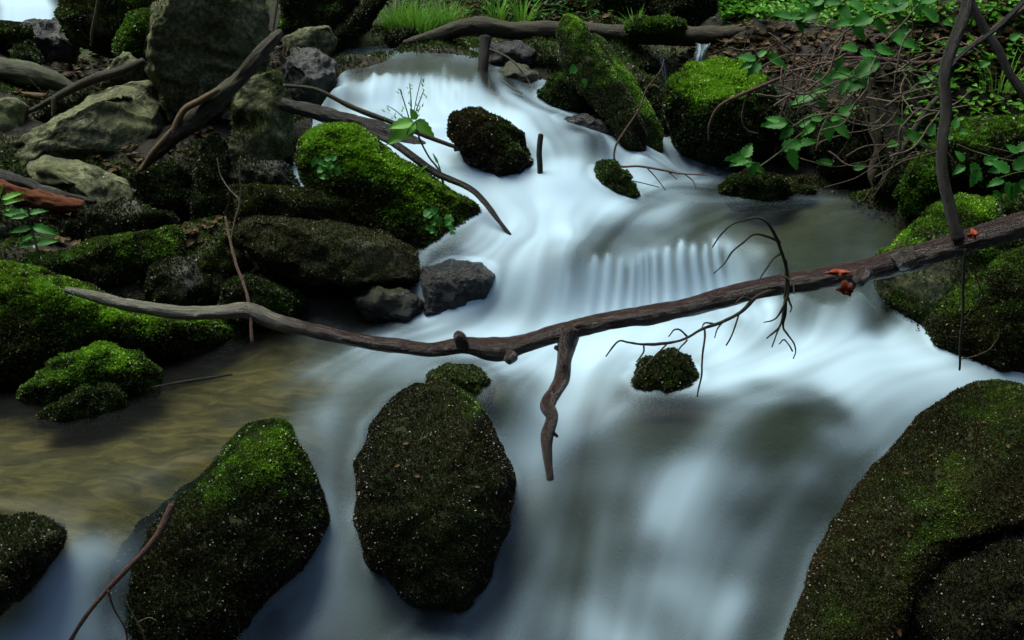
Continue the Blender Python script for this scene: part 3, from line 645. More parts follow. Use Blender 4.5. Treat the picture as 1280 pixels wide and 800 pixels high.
exec_rocks = [
# name, label, outline, Y, T, kwargs
('boulder','upright egg-shaped black-green boulder in mid stream below the fallen branch',[(510,482),(560,478),(598,500),(622,540),(640,600),(637,660),(612,722),(578,762),(520,752),(465,705),(443,650),(447,585),(465,530),(487,497)],2.95,.26,dict(mm='wetmoss',moss=1,tint=.12,patch=[(592,512,16,.55),(560,492,34,.3),(500,540,24,.15),(530,640,22,.15)],gl=.02,brown=.08,facets=4,box=.8,lod=7,dens=150000,size=.0042,lean=.25,amp=.025)),
('boulder','large block-shaped mossy boulder with bright green crest, lower left of the stream',[(322,527),(358,530),(382,570),(412,640),(400,672),(372,710),(320,760),(280,830),(250,880),(90,880),(78,800),(118,705),(190,640),(250,600),(292,553)],2.72,.27,dict(mm='wetmoss',fac_d=(.86,.98),moss=1,tint=.11,patch=[(345,548,50,.65),(305,585,42,.5),(368,592,36,.42),(262,612,34,.35),(395,640,18,.3),(230,640,20,.2),(350,705,12,.3)],gl=.02,brown=.05,facets=5,box=.7,lod=7,dens=150000,size=.0055,lean=.2,amp=.02)),
('rock','dark low rock cut by the left edge beside the pool outlet',[(0,650),(55,650),(80,662),(62,700),(30,740),(0,770),(-70,770),(-90,660)],2.36,.13,dict(mm='wetmoss',moss=1,tint=.25,brown=.15,facets=4,lean=.3,size=.005,dens=120000)),
('boulder','long brown mossy boulder sloping down the lower right corner',[(1228,482),(1270,482),(1340,500),(1350,640),(1262,640),(1215,665),(1180,715),(1125,790),(1090,880),(950,880),(990,780),(1015,705),(1058,622),(1108,562),(1158,512),(1200,488)],2.75,.24,dict(mm='wetmoss',moss=1,tint=.24,bright=B(0.31,.1,.1,1),brown=.45,patch=[(1195,590,26,.5),(1155,655,20,.45),(1130,700,22,.3),(1255,500,46,.3),(1185,640,20,.3)],gl=.02,facets=3,box=.75,lod=7,dens=150000,size=.0048,lean=.3,amp=.02)),
('rock','wet glistening black rock under the brown boulder, bottom right corner',[(1180,700),(1235,668),(1340,660),(1380,860),(1100,880),(1130,780)],2.5,.18,dict(mm='wetmoss',mat='wet',facets=3,amp=.05,lod=7,moss=1,tint=-.1,dens=110000,size=.0045,gl=.05)),
('rock','small olive rock half under water behind the egg-shaped boulder',[(558,459),(585,458),(612,478),(610,520),(560,530),(537,500),(540,470)],3.38,.08,dict(mat='olive',moss=1,tint=.38,dens=90000,size=.005,facets=1)),
('rock','small round mossy rock standing in foam below the hanging twigs',[(842,438),(864,446),(873,472),(862,495),(840,520),(800,522),(785,495),(783,475),(805,455)],3.38,.08,dict(mm='wetmoss',mat='wet',moss=.75,tint=.38,brown=.1,dens=130000,size=.0055,facets=1)),
('rock','brown oval rock washed by foam at the top of the chute',[(592,137),(622,144),(650,168),(668,200),(662,225),(640,245),(612,235),(598,212),(580,192),(563,168),(566,145)],4.52,.13,dict(mm='wetmoss',mat='wet',moss=1,tint=.12,bright=B(0.25,.5,0,1),brown=.3,dens=110000,size=.007,facets=3,lean=.2)),
('rock','small green pointed rock in foam at the foot of the leaning log',[(745,203),(765,204),(785,222),(800,245),(790,262),(760,255),(742,225)],4.5,.08,dict(mat='olive',moss=.8,tint=.45,facets=2,lod=5,size=.006)),
('rock','low mossy rock at the far edge of the right pool',[(910,222),(935,216),(975,222),(985,238),(978,262),(915,262),(903,240)],4.72,.11,dict(moss=1,tint=.42,brown=.12,facets=2,lod=5,size=.008)),
('rock','low brown rock in the right pool next to the low mossy rock',[(985,222),(1010,226),(1020,238),(1010,255),(980,258),(970,235)],4.78,.07,dict(mat='brown',moss=.5,tint=.3,facets=2,lod=5,brown=.4)),
('boulder','big rounded bright green boulder right of the leaning mossy log',[(838,100),(860,82),(900,74),(940,82),(962,110),(970,140),(960,180),(935,215),(870,215),(845,180),(832,130)],5.25,.28,dict(moss=1,tint=.33,bright=B(0.56,-.3,-.1,1),facets=4,box=.8,dens=60000,size=.011,lod=6,amp=.03,clump=.008,patch=[(895,98,36,.3),(870,125,28,.3),(925,110,26,.25)])),
('rock','small round mossy boulder tucked against the left of the leaning log',[(675,118),(695,98),(720,92),(738,108),(740,140),(725,150),(695,145),(680,132)],5.2,.12,dict(moss=1,tint=.25,bright=B(0.25),facets=2,lod=5,dens=70000,size=.009)),
('rock','broad grey boulder with green shoulder where the branch crosses at right',[(1135,290),(1165,258),(1200,243),(1240,250),(1255,280),(1290,300),(1310,380),(1270,440),(1170,430),(1105,405),(1094,365),(1100,320)],3.82,.24,dict(mat='grey',moss=.42,mossup=.2,tint=.32,bright=B(0.38,-.2,0,1),facets=5,box=.75,dens=110000,size=.0075,lean=.2,patch=[(1135,305,26,.4),(1130,375,40,.18),(1225,265,30,.25)])),
('rock','dark overhanging mossy rock at the right edge under the branch end',[(1180,360),(1230,320),(1300,300),(1360,330),(1360,470),(1280,500),(1210,460),(1160,430),(1150,400)],3.6,.2,dict(moss=1,tint=.22,bright=B(0.44),brown=.15,facets=4,dens=100000,size=.007)),
('rock','bright lime moss clump at the corner of the right pool',[(1150,196),(1172,205),(1180,240),(1160,270),(1128,266),(1120,245),(1130,220)],4.25,.1,dict(moss=1,tint=.72,facets=2,dens=90000,size=.009,lod=5)),
('boulder','long mossy boulder behind the bramble at the right edge',[(1150,200),(1170,165),(1220,150),(1300,145),(1330,200),(1310,260),(1240,262),(1190,240),(1160,235)],4.45,.2,dict(moss=1,tint=.3,bright=B(0.44),facets=3,dens=80000,size=.009)),
('boulder','large pale grey slab in the top right corner behind saplings',[(1192,78),(1225,45),(1262,30),(1330,40),(1330,140),(1260,130),(1215,112),(1190,95)],5.5,.25,dict(mat='grey',moss=.2,facets=6,box=.6,dens=0)),
('rock','mossy grey block beneath the pale slab at the top right',[(1188,100),(1230,118),(1240,145),(1215,158),(1180,150),(1172,118)],5.2,.13,dict(mat='grey',moss=.5,tint=.35,facets=5,lod=5,dens=60000,size=.009)),
('boulder','long bright green mossy boulder sloping from the left bank into the chute',[(376,168),(402,156),(446,158),(470,180),(515,205),(560,232),(605,262),(640,298),(630,320),(590,330),(530,330),(486,300),(436,262),(385,235),(368,200)],4.3,.2,dict(moss=1,tint=.36,bright=B(0.60,-.15,0,1),brown=.08,facets=4,box=.8,dens=110000,size=.009,lean=.3,lod=7,patch=[(420,178,45,.3),(510,222,40,.25),(560,250,36,.22),(460,200,30,.2)])),
('rock','long dark mossy rock lying under the bright sloping boulder',[(285,238),(320,228),(380,236),(430,248),(452,268),(445,290),(400,292),(330,285),(285,275)],4.2,.12,dict(moss=1,tint=.2,bright=B(0.15),brown=.25,facets=5,clump=.005,dens=100000,size=.007)),
('boulder','broad flat brown boulder with green left end above the pool shadow',[(293,285),(318,274),(400,278),(470,290),(520,312),(536,332),(524,350),(450,362),(380,352),(330,330),(298,308)],4.0,.2,dict(mat='brown',moss=.55,mossup=.1,tint=.2,brown=.4,facets=6,box=.7,dens=80000,size=.0045,lod=7,lean=.4)),
('rock','narrow slab leaning beside the broad brown boulder',[(284,272),(300,285),(306,310),(318,335),(290,365),(255,375),(235,352),(252,312)],3.98,.1,dict(mat='grey',moss=.55,tint=.22,brown=.2,facets=9,clump=.003,box=.7,dens=70000,size=.006)),
('rock','low dark green rock under the brown boulder, behind the bleached branch',[(280,350),(310,345),(350,360),(378,380),(372,402),(300,405),(272,385)],3.85,.11,dict(moss=1,tint=.32,facets=2,dens=90000,size=.007,lod=5)),
('rock','small wet rock glinting at the pool edge under the brown boulder',[(440,372),(470,360),(510,362),(530,380),(520,400),(460,402)],3.85,.09,dict(mat='wet',facets=2,lod=5,amp=.03)),
('rock','wet bluish black rock with water sliding over it left of the falls',[(528,335),(560,327),(600,330),(618,345),(608,380),(560,400),(530,395)],3.86,.1,dict(mat='wet',facets=2,amp=.02,lod=6)),
('boulder','long slab with bright moss patch above the left end of the branch',[(18,325),(90,312),(150,296),(208,283),(228,298),(230,325),(190,345),(120,362),(60,375),(10,365),(0,345)],3.95,.13,dict(moss=1,tint=.22,bright=B(0.31,.4,-.1,1),brown=.1,facets=9,fac_d=(.55,.9),box=.55,clump=.004,patch=[(165,312,24,.45),(205,300,20,.45),(80,335,20,.15)],dens=100000,size=.007,lod=6)),
('boulder','big moss mound under the bleached left end of the branch',[(-80,330),(0,328),(50,340),(110,362),(165,388),(230,400),(290,405),(312,416),(290,438),(200,445),(100,458),(0,478),(-80,480)],3.62,.2,dict(moss=1,tint=.33,bright=B(0.50,-.3,0,1),brown=.12,facets=2,box=.85,dens=120000,size=.009,lod=7,patch=[(40,345,60,.3),(120,380,36,.3),(180,398,24,.2)],lean=.35)),
('rock','small domed moss cushion at the edge of the brown pool',[(50,470),(80,445),(125,433),(175,440),(203,462),(200,492),(130,505),(60,505),(25,492)],3.3,.11,dict(moss=1,tint=.4,bright=B(0.38),facets=1,patch=[(130,442,40,.25)],dens=120000,size=.007)),
('rock','lowest small moss cushion half sunk in the brown pool',[(60,505),(100,488),(140,487),(160,500),(155,525),(100,540),(50,528)],3.14,.07,dict(moss=1,tint=.3,facets=1,dens=120000,size=.006,lod=5)),
('boulder','wide pale lichen-grey boulder with a flat sloping top on the left bank',[(188,97),(204,120),(212,160),(190,195),(155,215),(100,210),(50,222),(0,228),(-30,210),(25,170),(80,138),(130,112)],4.95,.25,dict(mat='grey',moss=.18,mossup=.0,facets=15,fac_d=(.5,.85),box=.6,dens=0,lod=7,amp=.03,lean=.5)),
('rock','curved grey slab below the wide pale boulder',[(55,193),(105,203),(160,228),(172,248),(155,262),(115,262),(85,240),(40,232),(35,208)],4.5,.13,dict(mat='grey',moss=.1,facets=12,fac_d=(.5,.85),box=.6,dens=0,lod=6,lean=.5)),
('boulder','huge standing boulder at the top left, pale left face and dark right face',[(205,-60),(320,-60),(335,20),(342,60),(320,130),(270,160),(235,210),(215,160),(182,90),(188,40)],5.35,.42,dict(mat='grey',moss=.27,mossup=.25,tint=.3,brown=.1,facets=13,fac_d=(.55,.88),box=.65,dens=26000,size=.009,lod=7,amp=.06)),
('boulder','upright rough stone block beside the huge standing boulder',[(300,102),(320,92),(350,92),(358,115),(368,155),(362,190),(335,225),(290,215),(286,150)],4.9,.2,dict(mat='grey',moss=.35,tint=.2,facets=8,fac_d=(.55,.9),box=.65,dens=30000,size=.007,lod=6,amp=.05)),
('boulder','broad mossy boulder behind, right of the distant waterfall',[(85,-30),(215,-30),(215,30),(190,62),(140,68),(90,52),(72,20)],6.2,.35,dict(mat='grey',moss=.6,mossup=.3,tint=.42,brown=.1,facets=4,dens=40000,size=.012,lod=6,amp=.06)),
('boulder','bright yellow-green mossy boulder touching the huge standing boulder',[(145,45),(165,22),(205,8),(240,20),(235,60),(180,72),(150,66)],5.85,.2,dict(moss=1,tint=.62,facets=2,dens=50000,size=.011,lod=6)),
('boulder','dark wet wedge rock left of the upper falls',[(362,60),(395,62),(418,80),(424,115),(410,140),(370,142),(350,110)],5.4,.17,dict(mat='dark',moss=.3,tint=.25,facets=7,fac_d=(.55,.9),box=.7,dens=30000,size=.008)),
('rock','flat topped grey block above the dark wedge rock',[(352,48),(382,32),(412,32),(424,50),(412,75),(380,80),(355,68)],5.8,.13,dict(mat='grey',moss=.25,tint=.3,facets=6,box=.6,dens=20000,size=.009,lod=5)),
('boulder','dark boulder with bright moss cap above the upper falls',[(350,-30),(440,-30),(452,15),(430,45),(390,50),(352,40)],6.4,.3,dict(moss=1,tint=.3,bright=B(0.50,-.4,-.1,1),facets=5,dens=40000,size=.011)),
('rock','small flat mossy rock at the far left edge by the distant waterfall',[(-20,32),(20,28),(40,36),(36,55),(0,62),(-20,60)],6.0,.14,dict(mat='grey',moss=.6,tint=.3,facets=5,lod=5,dens=40000,size=.01)),
('rock','plain grey block at the left edge above the wide pale boulder',[(-30,125),(20,122),(38,135),(36,165),(10,190),(-30,185)],5.1,.14,dict(mat='grey',moss=.1,facets=7,box=.6,dens=0,lod=5)),
('rock','small moss topped rock between the left logs',[(15,66),(35,56),(48,64),(46,84),(20,88)],5.75,.08,dict(moss=1,tint=.35,facets=3,lod=5,dens=40000,size=.01)),
('rock','dark green rock beside the leafy sprig on the left',[(62,288),(90,275),(112,280),(114,300),(95,318),(60,315)],4.2,.1,dict(moss=1,tint=.25,facets=4,lod=5,dens=60000,size=.008)),
('rock','mossy rock in the dark hollow below the curved grey slab',[(170,215),(205,205),(240,215),(248,250),(225,280),(185,275),(168,245)],4.55,.14,dict(moss=1,tint=.32,facets=3,lod=5,dens=60000,size=.009)),
('rock','narrow upright mossy rock in the hollow below the stone block',[(262,170),(285,180),(292,240),(275,295),(245,300),(240,260),(252,200)],4.5,.12,dict(moss=1,tint=.22,facets=4,lod=5,dens=60000,size=.008)),
('rock','wet dark stone at the very left under the bank slab',[(-20,385),(60,372),(160,370),(240,375),(230,405),(100,410),(-20,420)],4.0,.1,dict(mat='wet',facets=3,lod=5,amp=.03)),
('rock','triangular blue-grey stone beneath the curved dead branch',[(130,90),(155,66),(178,78),(182,100),(150,110),(125,110)],5.6,.1,dict(mat='grey',moss=0,facets=5,box=.6,dens=0,lod=5)),
('rock','dark mossy stone hidden under the cross log beside the leaning log',[(650,80),(670,66),(695,70),(705,90),(690,102),(655,100)],5.75,.12,dict(moss=1,tint=.3,facets=3,lod=5,dens=40000,size=.01)),
('rock','wet black stone at the right side of the upper falls',[(610,92),(640,80),(672,90),(680,115),(655,128),(622,118)],5.45,.12,dict(mat='wet',facets=3,lod=5,amp=.03)),
('rock','flat mossy ledge between the leaning log and the bright green boulder',[(768,80),(800,73),(830,78),(832,92),(800,100),(770,96)],5.85,.12,dict(moss=1,tint=.3,facets=3,lod=5,dens=40000,size=.01)),
('boulder','mossy brown stone behind the cross log at top centre',[(755,-20),(805,-20),(800,10),(770,28),(740,25),(735,5)],6.5,.2,dict(mat='brown',moss=.7,tint=.4,facets=4,lod=5,dens=40000,size=.012)),
('boulder','dark green boulder behind the cross log right of top centre',[(808,-20),(890,-20),(893,15),(870,35),(825,30),(808,10)],6.5,.25,dict(moss=1,tint=.3,bright=B(0.31),facets=4,lod=5,dens=30000,size=.012)),
('rock','small mossy stone by the grass above the upper falls',[(482,48),(500,38),(518,42),(518,58),(495,62)],6.15,.08,dict(moss=1,tint=.2,facets=3,lod=5,dens=40000,size=.01)),
('rock','flat light ledge stone under the cross log beside the upper pool',[(520,62),(560,58),(610,62),(612,70),(560,72),(520,68)],6.1,.08,dict(mat='grey',moss=.3,facets=3,lod=5,dens=20000,size=.01)),
('rock','dark mossy rock beneath the twig tangle on the right bank',[(1020,150),(1065,135),(1100,150),(1110,200),(1080,225),(1030,222),(1010,190)],4.95,.18,dict(moss=1,tint=.2,facets=4,lod=5,dens=50000,size=.009)),
('rock','round dark mossy rock between the pool and the lime moss clump',[(1100,208),(1125,205),(1135,230),(1128,250),(1100,248),(1092,228)],4.5,.1,dict(moss=1,tint=.25,facets=3,lod=5,dens=60000,size=.008)),
('rock','dark green rock behind the low pool rocks on the right',[(960,140),(1000,132),(1025,155),(1020,200),(985,215),(958,190)],5.1,.16,dict(moss=1,tint=.22,facets=4,lod=5,dens=50000,size=.009)),
('rock','mossy ledge at the right edge just above the branch',[(1225,255),(1290,235),(1340,240),(1340,300),(1260,290)],4.0,.14,dict(moss=1,tint=.3,bright=B(0.25),facets=3,lod=5,dens=90000,size=.008)),
('rock','black hollow stone between the post and the small round boulder',[(612,56),(650,52),(668,66),(662,88),(630,92),(610,80)],5.7,.12,dict(mat='wet',facets=3,lod=5,amp=.03)),
('rock','dark stone wedged right of the small round boulder under the front log',[(690,150),(730,140),(765,155),(775,172),(740,176),(705,165)],5.0,.07,dict(mat='wet',facets=2,lod=5,amp=.02)),
('rock','large dark stone filling the hollow between log pair and bright boulder',[(800,100),(845,96),(860,130),(855,190),(820,200),(800,150)],5.5,.14,dict(mat='dark',moss=.6,tint=.22,facets=4,lod=5,dens=30000,size=.01)),
('rock','black stone deep in the hollow under the stone block',[(300,200),(350,205),(372,230),(350,250),(300,245),(285,222)],4.55,.14,dict(mat='dark',moss=.6,tint=.18,facets=4,lod=5,dens=30000,size=.008)),
('rock','black stone in the hollow under the bright sloping boulder',[(440,300),(500,320),(560,330),(575,350),(500,365),(440,340)],4.12,.12,dict(mat='wet',facets=3,lod=5)),
('rock','dark stone behind the slab with the bright moss patch',[(100,262),(160,255),(215,268),(225,290),(160,300),(105,305)],4.25,.13,dict(mat='dark',moss=.7,tint=.24,facets=4,lod=5,dens=40000,size=.008)),
('rock','dark stone under the right end of the slab with bright moss',[(190,330),(240,325),(270,350),(275,385),(220,400),(180,385)],3.9,.12,dict(mat='dark',moss=.6,tint=.18,facets=4,lod=5,dens=40000,size=.008)),
('rock','black stone between the two slabs at the left edge',[(-20,265),(35,262),(60,285),(50,325),(-20,330)],4.15,.12,dict(mat='dark',moss=.6,tint=.2,facets=4,lod=5,dens=40000,size=.008)),
('rock','dark stone at the top left under the curved dead branch',[(60,120),(110,112),(135,130),(110,150),(60,160),(40,145)],5.3,.1,dict(mat='dark',moss=.5,tint=.25,facets=4,lod=5,dens=30000,size=.01)),
('rock','wet black rock below the distant waterfall at the top left',[(30,30),(75,24),(100,50),(95,80),(60,75),(35,50)],6.4,.14,dict(mat='wet',facets=4,lod=5,amp=.04)),
]
for (nm, lb, ol, Yv, Tv, kw) in exec_rocks:
    rock(nm, lb, ol, Yv, Tv, **kw)
# ------------------------------------------------------------------ logs, branches, twigs
def catmull(P, per=8):
    P = np.asarray(P, float)
    if len(P) < 3:
        k = np.linspace(0, 1, per * 2)[:, None]; return P[:1] * (1 - k) + P[1:] * k
    Q = np.vstack([2 * P[0] - P[1], P, 2 * P[-1] - P[-2]]); out = []
    for i in range(1, len(Q) - 2):
        p0, p1, p2, p3 = Q[i-1], Q[i], Q[i+1], Q[i+2]
        for s in np.linspace(0, 1, per, endpoint=False):
            out.append(.5 * ((2 * p1) + (-p0 + p2) * s + (2*p0 - 5*p1 + 4*p2 - p3) * s*s + (-p0 + 3*p1 - 3*p2 + p3) * s**3))
    out.append(Q[-2]); return np.array(out)
_ts = [0]
def tube_geo(pts, sides=12, per=8, bump=.12, wob=0.0, flat=1.0, bf=None, groove=.10):
    """pts: (px, v, Y, width in px) -> tapering, bumpy limb"""
    _ts[0] += 1
    a = np.array([(p[0], p[1], p[2]) for p in pts], float)
    W = atY(a[:, 0], a[:, 1], a[:, 2]); t = a[:, 2] / ray(a[:, 0], a[:, 1])[:, 1]
    rad = np.array([p[3] for p in pts]) / 2 * t / F
    S = catmull(np.hstack([W, rad[:, None]]), per)
    C3, rd = S[:, :3], np.maximum(S[:, 3], .0004)
    if wob: C3 = C3 + np.stack([fbm(C3, 9, 3, _ts[0] + k * 7) for k in range(3)], 1) * wob
    T = np.gradient(C3, axis=0); T /= np.linalg.norm(T, axis=1, keepdims=True) + 1e-9
    u = np.cross(T[0], (0, .3, 1.0)); u /= np.linalg.norm(u); Us = []
    for k in range(len(T)):
        u = u - T[k] * (u @ T[k]); u /= np.linalg.norm(u) + 1e-9; Us.append(u.copy())
    Us = np.array(Us); Vs = np.cross(T, Us)
    L = np.concatenate([[0], np.cumsum(np.linalg.norm(np.diff(C3, axis=0), axis=1))])
    an = np.arange(sides) / sides * 2 * math.pi
    D = np.cos(an)[None, :, None] * Us[:, None] + flat * np.sin(an)[None, :, None] * Vs[:, None]
    n, k = len(C3), sides
    base = C3[:, None] + D * rd[:, None, None]
    Pn = base.reshape(-1, 3)
    fr = bf or min(60, .35 / max(rd.mean(), .002))
    q = np.stack([np.repeat(L, k) * fr * .35, (np.cos(an)[None] * rd[:, None] * fr).ravel(), (np.sin(an)[None] * rd[:, None] * fr).ravel()], 1)
    dsp = 1 + bump * (1.6 * fbm(q, 1.0, 4, _ts[0]) + (groove / bump * 2.2 * (-.14 + np.abs(fbm(np.stack([np.repeat(L, k) * 9, np.tile(np.cos(an), n) * 3.2, np.tile(np.sin(an), n) * 3.2], 1), 1.0, 3, _ts[0] + 8))) if sides >= 14 else 0) + .8 * fbm(Pn, 3 / max(rd.mean(), .002) / 12, 2, _ts[0] + 4))
    V = (C3[:, None] + D * (rd[:, None] * dsp.reshape(n, k))[..., None]).reshape(-1, 3)
    Fq = [(i * k + j, i * k + (j + 1) % k, (i + 1) * k + (j + 1) % k, (i + 1) * k + j) for i in range(n - 1) for j in range(k)]
    V = np.vstack([V, C3[0] - T[0] * rd[0] * .4, C3[-1] + T[-1] * rd[-1] * .4])
    Fq += [(n * k, (j + 1) % k, j) for j in range(k)] + [(n * k + 1, (n - 1) * k + j, (n - 1) * k + (j + 1) % k) for j in range(k)]
    al = np.append(np.repeat(L, k), [0, L[-1]]); c1 = np.append(np.tile(np.cos(an), n), [0, 0]); c2 = np.append(np.tile(np.sin(an), n), [0, 0])
    return V, Fq, dict(along=al, around=c1, around2=c2), C3, rd
def limb(name, mat, pts, label=None, cat='branch', group=None, parent=None, extra=None, **kw):
    V, Fq, at, C3, rd = tube_geo(pts, **kw)
    if extra: at.update(extra(V))
    o = mk(name, V, Fq, M[mat], parent=parent, base=C3[0], attrs=at)
    if parent is None: tag(o, label, cat, group)
    return o
def Ys(pts, y0, y1, n=None):
    """add depths running from y0 to y1 along a list of (px, v, width)"""
    n = len(pts) - 1
    return [(p[0], p[1], y0 + (y1 - y0) * i / max(n, 1), p[2]) for i, p in enumerate(pts)]

# the fallen branch across the stream
bpts = [(82,362,8),(112,369,15),(150,379,18),(190,386,19),(230,391,18),(280,390,19),(312,388,22),(345,402,22),(400,415,20),(450,426,21),(500,433,24),(540,437,22),(580,432,24),(622,437,36),(655,430,27),(700,416,29),(760,402,28),(850,386,30),(905,372,31),(950,361,32),(1050,344,34),(1120,328,39),(1200,304,42),(1280,281,45),(1400,252,47),(1560,235,48),(1700,250,46)]
BY = lambda px: float(np.interp(px, [80, 310, 620, 950, 1280, 1700], [3.42, 3.38, 3.28, 3.15, 3.0, 3.05]))
b4 = [(p[0], p[1], BY(p[0]), p[2] * float(np.interp(p[0], [80, 700, 1280], [.86, .80, .70]))) for p in bpts]
def palef(V):
    x, v = project(V); return {'pale': 1 - sstep(250, 420, x + 40 * fbm(V, 14, 3, 5)), 'red': np.zeros(len(V))}
branch = empty('fallen_branch', atY(82, 362, 3.42))
tag(branch, 'long fallen branch bridging the whole stream, bleached left end and wet red-brown bark', 'branch')
bpn = limb('branch_wood', 'bark', b4, parent=branch, extra=palef, sides=40, per=26, bump=.13)
limb('stub', 'bark', [(714,410,3.24,30),(708,432,3.22,22),(705,452,3.19,18),(702,474,3.17,19),(694,490,3.12,17),(685,505,3.08,19),(690,522,3.05,15),(684,545,3.02,15),(684,568,2.99,12),(688,600,2.95,10)], parent=branch, sides=20, per=10, bump=.16)
limb('knob', 'bark', [(578,432,3.27,16),(574,421,3.25,13),(569,417,3.25,8)], parent=branch, sides=12, bump=.3)
limb('knob', 'bark', [(702,437,3.22,9),(694,434,3.21,6)], parent=branch, sides=10, bump=.3)
TW = [[(982,372,7),(984,345,6),(979,320,6),(973,300,5.5),(965,285,5),(955,275,4),(940,272,3.2),(915,280,3),(902,292,2.6),(890,308,2)],
 [(974,302,5),(962,296,4),(945,293,3.4),(930,303,3),(915,315,3),(905,330,2.6),(893,341,2)],
 [(978,315,4),(966,325,3),(956,338,2.6),(948,350,2)],[(982,325,5),(986,350,4.6),(984,372,4),(974,393,3.5),(964,400,3),(954,403,2)],
 [(984,365,5),(979,390,4),(974,408,3.4),(966,416,3),(958,423,2)],[(983,370,5),(982,392,4),(979,408,3.6),(984,418,3.2),(992,430,3),(994,440,2.5),(991,449,2)],
 [(984,372,4),(989,384,3),(988,390,2)],[(975,405,3),(969,420,2.6),(965,433,2)],[(980,345,4),(990,352,3),(992,366,2.4)],[(990,440,2.4),(981,425,2.2),(975,430,1.8)],
 [(974,360,8),(947,370,6.5),(926,390,5.5),(899,404,5),(877,412,5),(859,422,4.6),(831,430,4.4),(804,431,4),(785,428,3.4),(772,427,3),(757,445,2)],
 [(832,430,3.6),(820,441,3),(809,454,2.8),(799,463,2.4),(791,477,2)],[(804,431,3),(803,441,2.6),(795,452,2)],[(860,421,3.5),(850,413,3),(842,413,2.6),(836,421,2)],
 [(880,411,3.6),(880,425,3.2),(877,450,3),(877,472,2.6),(872,497,2)],[(924,392,3.4),(918,410,3),(913,423,2.4),(907,433,2)],[(895,406,3),(881,404,2.6),(876,412,2)],[(858,423,3),(850,434,2.4),(846,444,2)],
 [(905,402,2.6),(897,412,2),(894,422,1.5)],[(940,375,3),(930,372,2.4),(920,380,1.8)]]
for i, tw in enumerate(TW):
    y = 3.10 if i < 10 else 3.12
    limb('twig', 'greybark', Ys([(a, b, w * .82) for a, b, w in tw], y, y - .06 - .02 * (i % 3)), parent=branch, sides=7, per=6, bump=.22, wob=.006)
for q in ([(690,492,3.10,8),(682,503,3.08,9),(678,506,3.07,5)], [(690,540,3.03,6),(697,546,3.02,4)], [(1078,342,3.06,20),(1072,352,3.03,16)],
          [(1128,318,3.03,24),(1136,332,3.0,20)], [(640,444,3.24,16),(634,450,3.22,12)], [(250,392,3.37,12),(244,396,3.36,9)]):
    limb('knob', 'bark', q, parent=branch, sides=14, per=6, bump=.35, extra=palef)
# loose dark red bark hanging at the bend
def flap(cx, cv, Y, rx, ry, seed, parent, name='bark_flap'):
    c = atY(cx, cv, Y); k = 22; a = np.linspace(0, 2 * math.pi, k, endpoint=False); s = Y / F * 1.05
    r = 1 + .45 * noise(np.stack([np.cos(a) * 1.9, np.sin(a) * 1.9, 0 * a + seed], 1), seed)
    V = [c]; 
    for f in (.5, 1):
        for j in range(k): V.append(c + np.array([math.cos(a[j]) * r[j] * rx * s * f, -.012 * f * math.sin(3 * a[j]), math.sin(a[j]) * r[j] * ry * s * f]))
    V = np.array(V); V2 = V + [0, .004, 0]; m = len(V)
    Fq = [(0, 1 + j, 1 + (j + 1) % k) for j in range(k)] + [(1 + j, 1 + k + j, 1 + k + (j + 1) % k, 1 + (j + 1) % k) for j in range(k)]
    Fa = Fq + [tuple(m + q for q in f[::-1]) for f in Fq] + [(1 + k + j, m + 1 + k + j, m + 1 + k + (j + 1) % k, 1 + k + (j + 1) % k) for j in range(k)]
    return mk(name, np.vstack([V, V2]), Fa, M['fungus'], parent=parent)
t = NT('red_fungus'); M['fungus'] = t.done(t.bsdf(t.ramp(t.noise(60, 4), [(.3, (.05, .008, .003)), (.6, (.24, .035, .006)), (.8, (.3, .06, .01))]), .6, .2, t.noise(90, 4), .4, .004))
flap(1058, 362, 3.05, 13, 9, 3, branch); flap(1050, 341, 3.05, 16, 4, 5, branch); flap(1216, 294, 2.97, 7, 5, 12, branch)

# big logs
limb('cross_log', 'greybark', [(505,54,6.05,7),(540,46,6.03,15),(575,36,6.02,20),(600,33,6.0,23),(640,38,6.0,21),(700,38,5.98,20),(780,42,5.95,22),(850,45,5.9,23),(900,43,5.87,20),(960,38,5.84,20),(1020,38,5.8,21),(1070,43,5.76,25),(1110,51,5.74,23),(1160,50,5.74,15),(1230,34,5.75,11),(1300,22,5.8,9)],
     'long grey-brown log lying level across the background above the right bank', 'log', sides=30, per=16, bump=.13, groove=.12)
limb('wooden_post', 'blackwood', [(607,46,5.5,15),(606,60,5.48,14),(604,80,5.45,13),(603,110,5.42,13)], 'short upright black post under the cross log beside the upper pool', 'post', sides=14, bump=.06)
limb('log', 'blackwood', [(352,130,4.86,16),(400,142,4.83,20),(450,156,4.8,21),(500,172,4.75,21),(533,188,4.7,17)], 'thick black wet log lying at the foot of the upper falls', 'log', sides=26, per=16, bump=.16, groove=.16)
limb('log', 'mosslog', [(-40,82,5.55,26),(20,90,5.52,28),(60,99,5.5,24),(92,112,5.5,14)], 'mossy log at the far left above the pale stripped pole', 'log', sides=26, per=16, bump=.16, groove=.16)
limb('pole', 'ochre', Ys([(-30,118,10),(20,119,10),(60,121,9),(92,122,7)], 5.4, 5.4), 'pale stripped pole lying level at the far left', 'pole', sides=12, bump=.06)
dead = empty('dead_branch', atY(172, 216, 4.45)); tag(dead, 'thick twisted grey dead branch rising diagonally against the huge standing boulder', 'branch')
limb('branch_wood', 'greybark', Ys([(170,218,6),(195,193,14),(220,168,20),(245,148,24),(272,122,22),(298,100,17),(325,68,17),(342,50,15),(351,40,9)], 4.45, 4.75), parent=dead, sides=30, per=16, bump=.2, groove=.2)
limb('side_limb', 'ochre', Ys([(216,168,8),(222,152,9),(232,136,9),(250,126,8),(274,112,6)], 4.5, 4.55), parent=dead, sides=10, bump=.15)
